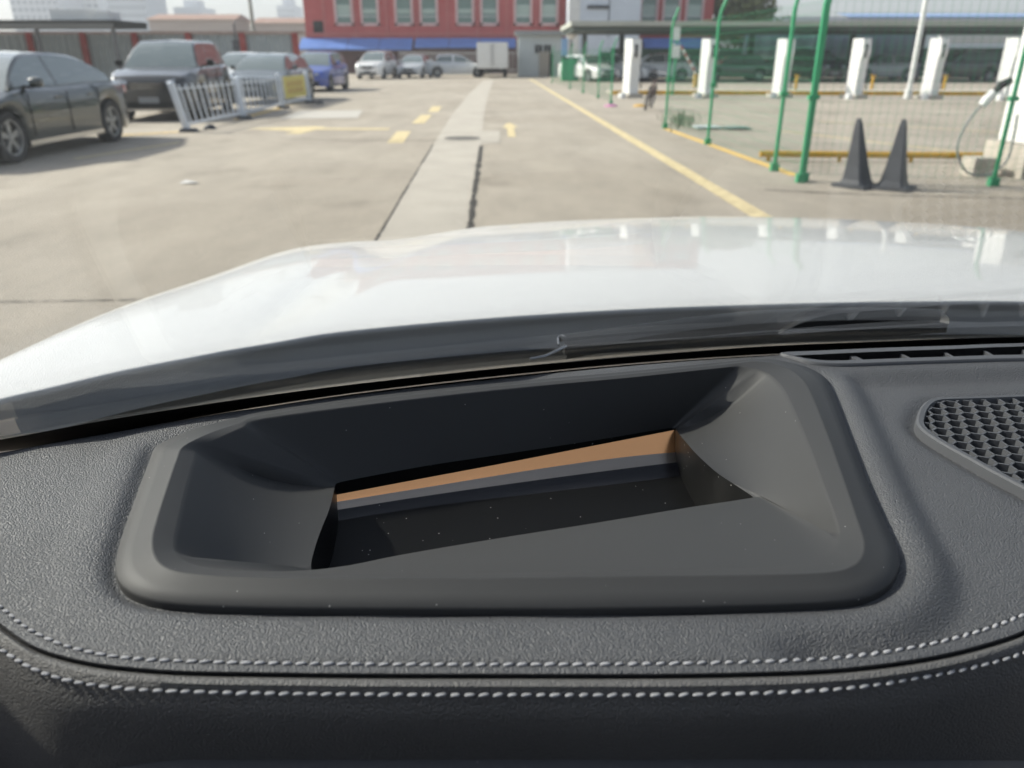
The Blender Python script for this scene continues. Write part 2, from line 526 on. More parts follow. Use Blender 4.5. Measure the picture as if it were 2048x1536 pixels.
# manhole cover
mh = empty('manhole_cover', G(925, 277)); tag(mh, 'dark iron manhole cover on the pale slab strip', 'manhole cover')
MB().lathe([(0, .012), (.24, .012), (.24, .004)], 28).build('cover_plate', mat('cast iron', (.13, .12, .105), .7, var=.2, vscale=9), mh)
m_ = MB().lathe([(.255, .004), (.255, .012), (.33, .012), (.33, .004)], 28).build('cover_frame', mat('cast iron', (.06, .055, .05), .7), mh)
# scrap of paper
pp = G(378, 367); mb = MB(); mb.add([pp + Vector((-.10, -.05, .006)), pp + Vector((.08, -.07, .02)), pp + Vector((.11, .05, .006)), pp + Vector((-.06, .07, .035)),
    pp + Vector((-.10, -.05, .004)), pp + Vector((.08, -.07, .018)), pp + Vector((.11, .05, .004)), pp + Vector((-.06, .07, .033))],
    [(0, 1, 2, 3), (7, 6, 5, 4), (0, 4, 5, 1), (1, 5, 6, 2), (2, 6, 7, 3), (3, 7, 4, 0)])
tag(mb.build('paper_scrap', mat('paper', (.58, .56, .53), .9)), 'crumpled white scrap of paper lying on the bare concrete', 'litter')

# ================================================================== OUR OWN CAR (seen from the driver's seat)
CAR_LOC = Vector((.36, .6, 0))
own = empty('car', CAR_LOC)
tag(own, 'white car the photo is taken from, grey leather dashboard and white bonnet', 'car')
DD = .25                                   # dash top below the lens
far_edge = [(-260, 952), (0, 903), (200, 866), (390, 834), (600, 803), (800, 778), (1000, 756), (1200, 736), (1350, 723), (1500, 712), (1650, 703), (1800, 697), (2048, 690), (2420, 692)]
row1 = [(-260, 1060), (-120, 1140), (0, 1213), (50, 1254), (100, 1280), (150, 1298), (250, 1316), (400, 1324), (600, 1328), (1000, 1330), (1400, 1327), (1600, 1321), (1700, 1314), (1850, 1291), (1950, 1266), (2048, 1230), (2200, 1150), (2420, 1040)]
seam = [(-260, 1092), (-120, 1175), (0, 1254), (60, 1295), (150, 1325), (300, 1345), (533, 1352), (1000, 1355), (1500, 1352), (1700, 1342), (1850, 1322), (1950, 1300), (2048, 1268), (2200, 1188), (2420, 1075)]
row2 = [(-260, 1125), (-120, 1210), (0, 1298), (60, 1335), (130, 1360), (250, 1378), (400, 1385), (533, 1388), (1000, 1391), (1500, 1388), (1700, 1377), (1850, 1355), (1950, 1335), (2048, 1306), (2200, 1225), (2420, 1110)]

# ring corners of the head-up display surround: outer foot, crest, inner edge, well mouth
RO = [(532,826),(760,794),(1000,769),(1250,747),(1450,727),(1530,721),(1600,733),(1645,754),(1664,783),(1695,864),(1734,966),(1772,1052),(1797,1110),(1793,1150),(1766,1180),(1703,1203),(1547,1213),(1234,1220),(1000,1221),(700,1220),(512,1218),(356,1211),(278,1196),(239,1169),(231,1134),(239,1091),(266,1012),(298,927),(317,893),(395,860),(465,842)]
RK = [(530,829),(760,797),(1000,772),(1250,749),(1448,729),(1515,723),(1570,734),(1602,756),(1622,786),(1655,868),(1690,966),(1715,1040),(1728,1082),(1725,1112),(1705,1132),(1660,1144),(1540,1149),(1234,1153),(1000,1156),(700,1157),(520,1155),(400,1149),(340,1138),(312,1115),(305,1080),(312,1045),(331,985),(354,918),(368,892),(420,866),(478,846)]
RI = [(525,837),(760,806),(1000,779),(1250,756),(1440,736),(1485,733),(1530,744),(1556,764),(1575,792),(1612,874),(1650,975),(1672,1036),(1680,1070),(1674,1098),(1650,1118),(1600,1128),(1500,1135),(1230,1141),(1000,1146),(720,1148),(560,1147),(440,1139),(380,1127),(352,1106),(347,1083),(353,1050),(369,980),(386,918),(396,896),(440,874),(485,854)]
RB = [(690,962),(850,932),(1010,908),(1200,879),(1320,859),(1348,856),(1353,860),(1358,868),(1370,882),(1395,910),(1440,950),(1490,978),(1515,988),(1520,992),(1500,996),(1450,1004),(1370,1016),(1190,1046),(1000,1076),(800,1110),(700,1132),(645,1148),(628,1146),(622,1130),(630,1095),(642,1060),(658,1020),(667,985),(670,972),(673,967),(680,965)]
def dropO(i): return .2505 if 13 <= i <= 24 else (.2475 if (i <= 5 or i >= 29) else .2515)
def dropK(i): return .2460 if (i <= 4 or i >= 30) else (.2445 if i in (5, 6, 29) else .243)
def dropI(i): return .2470 if (i <= 5 or i >= 29) else .2475
def dropB(i):
    if i <= 5 or i >= 28: return .296
    if i <= 12: return .296 - (i - 5) / 7 * .018
    if i <= 20: return .278 + (i - 12) / 8 * .006
    return .290
ringO = resample([D(*p, dropO(i)) for i, p in enumerate(RO)], 4)
ringK = resample([D(*p, dropK(i)) for i, p in enumerate(RK)], 4)
ringI = resample([D(*p, dropI(i)) for i, p in enumerate(RI)], 4)
ringB = resample([D(*p, dropB(i)) for i, p in enumerate(RB)], 4)
bezel_xy = [(p.x, p.y) for p in ringO[::2]]

# speaker grille outline on the dash top
SG = [(1832,843),(1838,822),(1850,807),(1868,799),(1900,797),(1969,795),(2048,792),(2200,788),(2330,792),(2370,815),(2360,880),(2320,985),(2290,1040),(2250,1062),(2200,1052),(2120,1020),(2048,982),(1985,949),(1935,921),(1885,893),(1850,870),(1836,856)]
sgo = resample([D(*p, DD + .006) for p in SG], 3)
sg_xy = [(p.x, p.y) for p in sgo]
# defroster slot outline
VENT = [(1560,707),(1640,703),(1750,698),(1900,693),(2048,688),(2300,686),(2420,688),(2420,722),(2300,720),(2048,720),(1900,724),(1780,728),(1690,731),(1630,728),(1590,718)]
vent_xy = [(p.x, p.y) for p in (D(*q, DD) for q in VENT)]

def dash_off(x, y, px, f):
    o = 0.0
    d = dist_poly(bezel_xy, x, y)
    o -= .0045 * math.exp(-(d / .0055) ** 2) * smooth(.04, .22, f)                    # leather turns down to the surround
    if px > 1490:                                              # panel right of the surround lies lower
        dv = dist_poly(vent_xy, x, y)
        o -= .008 * smooth(.014, .034, d) * smooth(.010, .032, dv) * smooth(1500, 1650, px)
        ds = dist_poly(sg_xy, x, y)
        o -= .004 * math.exp(-(ds / .007) ** 2)
    o += .0012 * math.exp(-((d - .018) / .012) ** 2) * smooth(1700, 1400, px)
    return o

us = [-260 + 10 * i for i in range(269)]
NV = 78
pad_rows = []
for v in range(NV):
    f = v / (NV - 1)
    g = f ** 1.0
    row = []
    for u in us:
        a, b = sinterp(far_edge, u), sinterp(row1, u) - 14
        # even spacing in depth: interpolate along the real surface, not along the picture
        A, B = D(u, a, DD), D(u, b, DD)
        P = A.lerp(B, g)
        row.append((P, u))
    pad_rows.append(row)
pts_rows = []
for v, row in enumerate(pad_rows):
    out = []
    for P, u in row:
        z = P.z + dash_off(P.x, P.y, u, v / (NV - 1))
        if v == 0: z -= .003
        out.append(Vector((P.x, P.y, z)))
    pts_rows.append(out)
lip = [p + Vector((0, .004, -.004)) for p in pts_rows[0]]
lip2 = [p + Vector((0, .005, -.030)) for p in pts_rows[0]]
rows = [lip2, lip] + pts_rows
def near_row(src, dz, du=0):
    return [D(u, sinterp(src, u) + du, DD + dz) for u in us]
rows += [near_row(row1, .0002, -6), near_row(row1, .0012, 0), near_row(row1, .0004, 8), near_row(seam, .0010, -8), near_row(seam, .0030, -3), near_row(seam, .0065, 0)]
# drop cells under the surround, the grille and the slot
n = len(us); vs = [p for r in rows for p in r]; fs = []
bz_in = bezel_xy
for i in range(len(rows) - 1):
    for k in range(n - 1):
        q = (i * n + k, (i + 1) * n + k, (i + 1) * n + k + 1, i * n + k + 1)
        c = (vs[q[0]] + vs[q[1]] + vs[q[2]] + vs[q[3]]) / 4
        if inside(bz_in, c.x, c.y) and dist_poly(bz_in, c.x, c.y) > .006: continue
        if us[k] > 1480:
            if inside(sg_xy, c.x, c.y) and dist_poly(sg_xy, c.x, c.y) > .004: continue
            if inside(vent_xy, c.x, c.y) and dist_poly(vent_xy, c.x, c.y) > .0035: continue
        fs.append(q)
pad = link_mesh('dashboard_pad', vs, fs, leather, own, True, 60)
pad['label'] = 'grained grey leather dashboard top with white stitching'
# lower half of the seam and the dark front face
r2 = [near_row(seam, .0065, 0), near_row(seam, .0032, 3), near_row(seam, .0014, 9), near_row(seam, .0021, 18), near_row(row2, .0046, -8), near_row(row2, .0060, 0), near_row(row2, .0075, 6)]
last = r2[-1]
def outward(path):
    o = []
    for i in range(len(path)):
        t = path[min(i + 1, len(path) - 1)] - path[max(i - 1, 0)]
        o.append(Vector((t.y, -t.x, 0)).normalized())
    return o
on = [(q + Vector((0, -1, 0))).normalized() for q in outward(last)]
zled = [PY(max(-200, min(2300, u)), 1527 + (60 * smooth(350, -150, u)), p.y).z for u, p in zip(us, last)]
for dn, f in ((.0020, .10), (.0028, .25), (.0022, .5), (.0, .8), (-.003, 1.1), (-.01, 2.0), (-.02, 4.0)):
    r2.append([p + q * dn + Vector((0, 0, -(p.z - z) * f)) for p, q, z in zip(last, on, zled)])
low = grid_mesh('lower_dashboard', list(reversed(r2)), leather_low, own, True, 60)
# trim ledge under the front face
base = [Vector((p.x, p.y, z)) + q * -.002 for p, q, z in zip(last, on, zled)]
led = [[p + q * -.01 for p, q in zip(base, on)], [p + q * .008 + Vector((0, 0, -.0002)) for p, q in zip(base, on)], [p + q * .0105 + Vector((0, 0, -.0025)) for p, q in zip(base, on)], [p + q * .0105 + Vector((0, 0, -.06)) for p, q in zip(base, on)]]
grid_mesh('dash_trim_strip', list(reversed(led)), trim_mat, own, True, 50)

# stitches
def stitch_mesh():
    vs = []; fs = []; ns, nr = 6, 6
    for i in range(ns + 1):
        a = -math.pi / 2 + math.pi * i / ns
        for k in range(nr):
            b_ = 2 * math.pi * k / nr + .5 * math.sin(a)
            vs.append((.00235 * math.sin(a), .00125 * (math.cos(a) ** .7 if math.cos(a) > 0 else 0) * math.cos(b_), .0008 * (math.cos(a) ** .7 if math.cos(a) > 0 else 0) * math.sin(b_)))
    for i in range(ns):
        for k in range(nr):
            fs.append((i * nr + k, i * nr + (k + 1) % nr, (i + 1) * nr + (k + 1) % nr, (i + 1) * nr + k))
    me = bpy.data.meshes.new('stitch'); me.from_pydata(vs, [], fs); me.materials.append(thread)
    me.polygons.foreach_set('use_smooth', [True] * len(me.polygons)); me.update()
    return me
sm = stitch_mesh()
def sew(src, dz, parent, ph):
    path = [D(u, sinterp(src, u), DD + dz) for u in range(-40, 2095, 4)]
    acc = 0.0; nxt = ph
    for a, b in zip(path, path[1:]):
        seg = (b - a).length
        while nxt <= acc + seg:
            p = a.lerp(b, (nxt - acc) / seg); d = (b - a).normalized()
            o = bpy.data.objects.new('stitch', sm); C.objects.link(o); o.parent = parent
            o.location = p + Vector((0, 0, .0003))
            o.rotation_euler = (R(random.uniform(-8, 8)), -math.asin(d.z) + R(random.uniform(-3, 3)), math.atan2(d.y, d.x) + R(13 + random.uniform(-7, 7)))
            o.scale = (random.uniform(.85, 1.1), random.uniform(.72, .95), random.uniform(.75, 1.0))
            nxt += .0062
        acc += seg
sew(row1, .0008, pad, .001)
sew(row2, .0054, low, .003)

# ---- head-up display surround
def mixr(A, B, t, dz=0.0): return [a.lerp(b, t) + Vector((0, 0, dz)) for a, b in zip(A, B)]
under = [p + Vector((0, 0, -.010)) for p in ringO]
edge1 = [p + Vector((0, 0, .0016)) for p in mixr(ringO, ringK, .03)]
brings = [under, ringO, edge1, mixr(ringO, ringK, .5, .0008), mixr(ringO, ringK, .95), ringK, mixr(ringK, ringI, .07), mixr(ringK, ringI, .5, .0002), mixr(ringK, ringI, .94), ringI]
for t in (.03, .08, .2, .35, .5, .65, .8, .92, 1.0):
    rr = []
    N = len(ringI)
    for i, (a, b) in enumerate(zip(ringI, ringB)):
        k = i / 4.0
        sag = 0.0
        if 6 <= k <= 12 or 23 <= k <= 28: sag = .010 * math.sin(math.pi * t)     # dished side walls
        rr.append(a.lerp(b, t) + Vector((0, 0, -sag)))
    brings.append(rr)
bez = grid_mesh('display_surround', list(reversed(brings)), bezel_mat, own, True, 58, closed=True)
bez['label'] = 'matt dark plastic surround of the head-up display'
lipB = mixr(ringB, ringB, 0)
cB = sum(ringB, Vector()) / len(ringB)
w1 = [p + Vector((0, 0, -.004)) for p in ringB]
w2 = [p + (cB - p) * .004 + Vector((0, 0, -.012)) for p in ringB]
w3 = [p + (cB - p) * .02 + Vector((0, 0, -.075)) for p in ringB]
grid_mesh('well_lining', list(reversed([ringB, w1, w2, w3])), inner_black, bez, True, 40, closed=True)

# curved well mirror, steeper towards the windscreen; colour bands stand for its reflection
far_l = [(680, 995), (850, 965), (1010, 934), (1200, 896), (1350, 866)]
def mrow(pts, drop0, drop1, m=24):
    out = []
    x0, x1 = pts[0][0], pts[-1][0]
    for i in range(m + 1):
        x = x0 + (x1 - x0) * i / m
        out.append(D(x, sinterp(pts, x), drop0 + (drop1 - drop0) * i / m))
    return out
farB = [(660, 968), (690, 962), (850, 932), (1010, 908), (1200, 879), (1320, 859), (1400, 846)]
def slope_at(px, py): d_ = ray(px, py); return -d_.z / d_.y
def lines(pts, prev, theta, m=24):
    out = []; x0, x1 = pts[0][0], pts[-1][0]
    for i in range(m + 1):
        x = x0 + (x1 - x0) * i / m; y = sinterp(pts, x); k_ = slope_at(x, y)
        if prev is None: Y = D(x, sinterp(farB, x), .296).y - .003
        else:
            pd, pY = CAM_H - prev[i].z, prev[i].y
            Y = (pd + math.tan(theta) * pY) / (k_ + math.tan(theta))
        out.append(PY(x, y, Y))
    return out
b0 = lines([(660, 992), (850, 956), (1010, 926), (1200, 889), (1390, 852)], None, 0)
b1 = lines([(660, 1006), (850, 975), (1090, 936), (1250, 914), (1390, 901)], b0, R(36))
b2 = lines([(660, 1022), (850, 992), (1090, 958), (1250, 937), (1390, 920)], b1, R(27))
b3 = lines([(660, 1044), (850, 1014), (1090, 985), (1250, 966), (1390, 948)], b2, R(20))
b4 = lines([(600, 1200), (850, 1160), (1090, 1120), (1250, 1090), (1520, 1030)], b3, R(10))
def strip_grid(name, A, B, m_, k=5, sag=.0004):
    rws = []
    for j in range(k + 1):
        t = j / k
        rws.append([a.lerp(b, t) + Vector((0, 0, -sag * math.sin(math.pi * t))) for a, b in zip(A, B)])
    return grid_mesh(name, rws, m_, bez, True, 60)
for nm, A, B, m_ in (('copper_reflection_band', b0, b1, copper), ('grey_reflection_band', b1, b2, grey_reflection), ('dark_reflection_band', b2, b3, dark_reflection), ('well_cover', b3, b4, inner_black)):
    o = strip_grid(nm, list(reversed(A)), list(reversed(B)), m_)
    o['label'] = {'copper_reflection_band': 'copper band coloured as the mirror reflection in the well', 'grey_reflection_band': 'pale grey band coloured as the mirror reflection', 'dark_reflection_band': 'dark band coloured as the mirror reflection', 'well_cover': 'glossy black dusty cover in the well'}[nm]
# floor below everything so the well is closed
fl = [Vector((p.x, p.y, CAM_H - .39)) for p in (D(560, 900, .39), D(1500, 800, .39), D(1800, 1150, .39), D(400, 1250, .39))]
link_mesh('well_floor', fl, [(0, 3, 2, 1)], black_mat, bez)

# ---- speaker grille
cg = sum(sgo, Vector()) / len(sgo)
def shrink(path, d, dz):
    out = []
    n_ = len(path)
    for i, p in enumerate(path):
        t = path[(i + 1) % n_] - path[i - 1]
        nn = Vector((t.y, -t.x, 0)).normalized()
        if nn.dot(cg - p) < 0: nn = -nn
        out.append(p + nn * d + Vector((0, 0, dz)))
    return out
g0 = shrink(sgo, -.0005, -.006); g1 = shrink(sgo, 0, .001); g2 = shrink(sgo, .0015, .0022); g3 = shrink(sgo, .0048, .0020); g4 = shrink(sgo, .0055, .0006); g5 = shrink(sgo, .0058, -.012)
spk = grid_mesh('speaker_grille', [g0, g1, g2, g3, g4, g5], trim_mat, own, True, 40, closed=True)
fix_normals(spk)
spk['label'] = 'grey speaker grille with honeycomb openings'
in_xy = [(p.x, p.y) for p in g4]
zt = g4[0].z + .0006
link_mesh('speaker_backing', [Vector((p.x, p.y, zt - .011)) for p in g5], [tuple(range(len(g5)))], black_mat, spk)
mb = MB(); a_ = .0074                                 # hexagon side
hw = a_ * math.sqrt(3)
seen = set()
def clip_bar(p, q):
    N_ = 12; run = None
    for i in range(N_):
        s0, s1 = i / N_, (i + 1) / N_
        m0 = p.lerp(q, (s0 + s1) / 2)
        if inside(in_xy, m0.x, m0.y):
            run = [s0, s1] if run is None else [run[0], s1]
        elif run is not None: break
    if run: mb.bar(p.lerp(q, run[0]) , p.lerp(q, run[1]), .0015, .0065)
rot = Matrix.Rotation(R(8), 3, 'Z')
xs = [p[0] for p in in_xy]; ys = [p[1] for p in in_xy]
cx, cy = min(xs), max(ys)
for r_ in range(-8, 40):
    for c_ in range(-8, 44):
        o_ = rot @ Vector((c_ * hw + (r_ % 2) * hw / 2, -r_ * 1.5 * a_, 0)) + Vector((cx, cy, zt - .0035))
        if o_.x < cx - .03 or o_.x > max(xs) + .03: continue
        hv = [o_ + rot @ Vector((a_ * math.sin(R(60 * k)), a_ * math.cos(R(60 * k)), 0)) for k in range(6)]
        for k in (0, 1, 2):
            clip_bar(hv[k], hv[k + 1])
hc = mb.build('honeycomb', trim_mat, spk); hc['kind'] = 'stuff'

# ---- defroster outlet
vp = resample([D(*q, DD - .0012) for q in VENT], 3)
cg = sum(vp, Vector()) / len(vp)
v0 = shrink(vp, -.001, -.008); v1 = shrink(vp, 0, 0); v2 = shrink(vp, .0015, .0015)
slot = [(1585,712),(1640,708.5),(1750,703.5),(1900,698),(2048,692.5),(2300,690.5),(2410,692),(2410,710),(2300,709),(2048,709),(1900,713),(1780,717),(1690,720.5),(1650,720.5),(1625,718)]
sp_ = resample([D(*q, DD - .0027) for q in slot], 3)
s2 = [p + Vector((0, 0, -.003)) for p in sp_]; s3 = [p + Vector((0, 0, -.030)) for p in sp_]
vent = grid_mesh('defroster_outlet', [v0, v1, v2, sp_], trim_mat, own, True, 40, closed=True); fix_normals(vent)
vent['label'] = 'grey slotted defroster outlet along the windscreen'
grid_mesh('slot_lining', [sp_, s3], black_mat, vent, False, closed=True)
link_mesh('slot_floor', [Vector((p.x, p.y, CAM_H - DD - .026)) for p in s3], [tuple(range(len(s3)))], black_mat, vent)
for xc, w in ((1712, .0055), (1810, .0028), (1897, .0028), (1977, .0028), (2054, .0028), (2130, .0028), (2205, .0028), (2280, .0028), (2350, .0028)):
    yt = interp([(q[0], q[1]) for q in slot[:7]], xc - 12); yb = interp([(2410, 710), (2300, 709), (2048, 709), (1900, 713), (1780, 717), (1690, 720.5)][::-1], xc + 14)
    a = D(xc - 12, yt, DD - .001) + Vector((0, 0, -.0095)); b = D(xc + 14, yb, DD - .001) + Vector((0, 0, -.0095))
    MB().bar(a, b, w, .016).build('vent_slat', trim_mat, vent)

# ---- windscreen
tanr = math.tan(R(24.5))
base_curve = [(D(u, sinterp(far_edge, u), DD).x, D(u, sinterp(far_edge, u), DD).y + .030) for u in range(-260, 2421, 40)]
# smooth symmetric continuation about the car's middle
XC = .38
def YB(x):
    if x <= .40: return sinterp(base_curve, x)
    return sinterp(base_curve, max(base_curve[0][0], 2 * XC - x)) if x > 1.0 else interp(base_curve, x)
left_x = base_curve[0][0]
ZG = CAM_H - DD + .0098 - .03 * tanr
def glass_pt(x, s, off=0.0):
    y = YB(x) - s
    z = ZG + tanr * s - .05 * max(0, s) ** 2 * 0.25
    return Vector((x, y, z + off))
gx = [left_x + i * (base_curve[-1][0] - left_x + .10) / 60 for i in range(61)]
gs = [-.13, -.08, -.04, 0, .02, .05, .1, .18, .28, .4, .55, .7, .85, 1.0]
inner = [[glass_pt(x, s) for x in gx] for s in gs]
outer = [[glass_pt(x, s, .005) for x in gx] for s in gs]
nG = len(gx); vs = [p for r in inner for p in r] + [p for r in outer for p in r]; fs = []
off = nG * len(gs)
for i in range(len(gs) - 1):
    for k in range(nG - 1):
        a = i * nG + k
        fs.append((a, a + nG, a + nG + 1, a + 1)); fs.append((off + a, off + a + 1, off + a + nG + 1, off + a + nG))
ws = link_mesh('windscreen', vs, fs, wind_glass, own, True, 60)
ws['label'] = 'clear raked windscreen reflecting the dashboard'
# black printed border along the foot of the glass
band_top = [(-260, 918), (0, 876), (390, 804), (800, 754), (900, 743), (1200, 716), (1500, 692), (1800, 679), (2048, 671), (2420, 668)]
hits = []
for u in range(-260, 2421, 30):
    d = ray(u, sinterp(band_top, u)); prev = None
    for i in range(200, 1400):
        P = Vector((0, 0, CAM_H)) + d * (i * .001)
        g = P.z - (ZG + tanr * (YB(P.x) - P.y) - .0125 * max(0, YB(P.x) - P.y) ** 2)
        if prev is not None and prev < 0 <= g:
            hits.append((P.x, YB(P.x) - P.y)); break
        prev = g
print('frit', [(round(a, 3), round(b, 3)) for a, b in hits][::6])
hits.sort()
def s_top(x): return max(-.02, min(.036, interp(hits, max(hits[0][0], min(hits[-1][0], x)))))
fr = [[glass_pt(x, -.13 + (s_top(x) + .13) * t, -.0012) for x in gx] for t in (0, .2, .4, .6, .8, 1)]
grid_mesh('windscreen_border', fr, black_mat, ws, True, 60)
foot = [[glass_pt(x, -.128, -.002) for x in gx], [glass_pt(x, -.10, -.03) for x in gx], [Vector((x, YB(x) - .026, CAM_H - DD - .034)) for x in gx], [Vector((x, YB(x) - .06, CAM_H - DD - .034)) for x in gx]]
grid_mesh('scuttle_gap', foot, black_mat, own, True, 60)

# ---- cowl, bonnet, nose
HR = [(-350,905,.335),(-150,842,.328),(0,797,.322),(110,771,.318),(250,738,.314),(400,709,.311),(480,694,.309),(560,681,.306),(700,659,.303),(1000,632,.299),(1300,614,.297),(1600,604,.296),(1850,600,.297),(2048,600,.299),(2400,610,.305),(2800,650,.315)]
HF = [(-100,802,.36),(60,706,.355),(250,612,.362),(430,549,.372),(580,498,.385),(700,482,.392),(800,476,.402),(938,456,.394),(1010,449,.396),(1130,441,.398),(1290,435,.400),(1420,432,.400),(1600,435,.402),(1745,441,.405),(1990,456,.415),(2300,490,.43)]
rear = [D(x, y, d) for x, y, d in HR]; front = [D(x, y, d) for x, y, d in HF]
rows = []
Rr = resample(rear, 5, False); Fr = resample(front, 5, False)
nH = len(Rr)
def crease(i):
    k = i / 5.0
    return -.004 * math.exp(-((k - 6.0) / .9) ** 2) + .0015 * math.exp(-((k - 7.3) / .7) ** 2) - .0015 * math.exp(-((k - 3.4) / 1.2) ** 2)
rows.append([p + Vector((0, .02, -.07)) for p in Rr])
rows.append([p + Vector((0, .012, -.022)) for p in Rr])
rows.append([p + Vector((0, -.001, -.008)) for p in Rr])
rows.append([p + Vector((0, -.0005, -.003)) for p in Rr])
for t in (0, .03, .08, .16, .26, .38, .5, .62, .74, .84, .92, .97, 1.0):
    bulge = .016 * 4 * t * (1 - t)
    fade = smooth(0, .15, t) * 1.0
    rows.append([a.lerp(b, t) + Vector((0, 0, bulge + crease(i) * fade * (1 - .6 * t))) for i, (a, b) in enumerate(zip(Rr, Fr))])
ctr = 57
for dn, dz in ((.03, -.012), (.08, -.04), (.16, -.10), (.22, -.2), (.25, -.36), (.25, -.6)):
    rr = []
    for i, p in enumerate(Fr):
        k = i / 5.0
        w = smooth(4.0, 7.5, k)
        dirn = Vector((-1, .25, 0)).lerp(Vector((0, 1, 0)), w)
        if k > 13: dirn = Vector((.5, 1, 0))
        sc = (.28 + .72 * w)
        rr.append(p + dirn * dn * sc + Vector((0, 0, dz * (.8 + .2 * w))))
    rows.append(rr)
hood = grid_mesh('bonnet', list(reversed(rows)), white_paint, own, True, 75)
fix_normals(hood)
sub = hood.modifiers.new('smooth', 'SUBSURF'); sub.levels = 2; sub.render_levels = 2
hood['label'] = 'glossy white bonnet'
# cowl panel between bonnet and glass
cw = []
for t, dz in ((0, -.055), (.25, -.062), (.5, -.058), (.75, -.045), (.95, -.02), (1.0, -.012)):
    row = []
    for i, p in enumerate(Rr):
        yb = YB(max(left_x, min(p.x, 1.0))) + .128
        q = Vector((p.x, yb, ZG - .128 * tanr + .014))
        a = p + Vector((0, .02, 0))
        row.append(Vector((a.x, a.y + (q.y - a.y) * t, a.z + (q.z - a.z) * t + dz * (1 - t) - .012 * t)))
    cw.append(row)
grid_mesh('cowl_panel', cw, cowl_mat, own, True, 60)
# wiper lying on the cowl
wip = MB()
def wp(px, py, dr=.285): return D(px, py, dr)
top = [(1118,671),(1200,658),(1300,645),(1400,632),(1500,621),(1600,616),(1720,614),(1830,616),(1882,619),(1897,634)]
bot = [(1134,702),(1200,690),(1300,672),(1400,658),(1500,648),(1600,642),(1720,640),(1830,641),(1880,644),(1898,648)]
A = [wp(*p, .282) for p in top]; B = [wp(*p, .290) for p in bot]
fr_ = [[a + Vector((0, .012, -.012)) for a in A], A, [a.lerp(b, .5) + Vector((0, 0, .003)) for a, b in zip(A, B)], B, [b + Vector((0, .006, -.012)) for b in B]]
wiper = grid_mesh('wiper', [list(reversed(r)) for r in fr_], wiper_mat, own, True, 50)
wiper['label'] = 'grey windscreen wiper parked on the cowl'
MB().tube([wp(1060, 718, .287), wp(1090, 712, .286), wp(1112, 702, .285), wp(1132, 692, .283)], .0016, 8).build('wiper_rod', steel, wiper, True)
MB().tube([wp(1117, 690, .285), wp(1116, 676, .284), wp(1122, 671, .283), wp(1130, 674, .283)], .0013, 8).build('wiper_clip', steel, wiper, True)
MB().bar(wp(1128, 700, .289), wp(1890, 655, .289), .007, .010).build('wiper_blade', rubber, wiper)

# ---- cabin shell that shades the dash: roof, pillars, doors, bulkhead, floor
rl, rr_ = XC - .56, XC + .56
roof = []
for s in (0, .2, .6, 1.1, 1.7):
    row = []
    for i in range(13):
        x = rl + (rr_ - rl) * i / 12
        e = abs(i - 6) / 6
        row.append(Vector((x, -.44 - .05 * e * e - s, 1.585 - .04 * e * e + .02 * math.sin(min(1, s / 1.1) * math.pi / 2))))
    roof.append(row)
o = grid_mesh('roof_lining', roof, headliner, own, True, 60)
o2 = grid_mesh('roof_skin', [[p + Vector((0, 0, .03)) for p in r] for r in roof], white_paint, own, True, 60)
for sgn in (-1, 1):
    xb = XC + sgn * .86; xt = XC + sgn * .60
    yb0 = YB(left_x) - .02
    MB().tube([(xb, yb0 + .02, 1.10), (xb - sgn * .02, yb0 - .05, 1.16), ((xb * .5 + xt * .5), yb0 - .5, 1.38), (xt, -.50, 1.57)], [.06, .05, .045, .04], 10).build('windscreen_pillar', headliner, own, True)
    MB().box((XC + sgn * .88, -.35, .72), (.08, 1.7, .76)).build('door_panel', trim_mat, own)
    MB().tube([(XC + sgn * .86, -1.0, 1.08), (XC + sgn * .62, -1.05, 1.56)], .06, 8).build('door_pillar', headliner, own, True)
MB().box((XC, -1.75, .95), (1.7, .12, 1.3)).build('rear_bulkhead', trim_mat, own)
MB().box((XC, -.75, .40), (1.7, 2.1, .06)).build('cabin_floor', black_mat, own)
for sx in (XC - .37, XC + .37):
    MB().box((sx, -.78, 1.0), (.50, .16, .72), M=Matrix.Rotation(R(-14), 3, 'X')).build('seat_back', leather_low, own)
    MB().box((sx, -.88, 1.46), (.28, .10, .20)).build('head_rest', leather_low, own)
for c in own.children:
    c.matrix_parent_inverse = Matrix.Translation(-CAR_LOC)
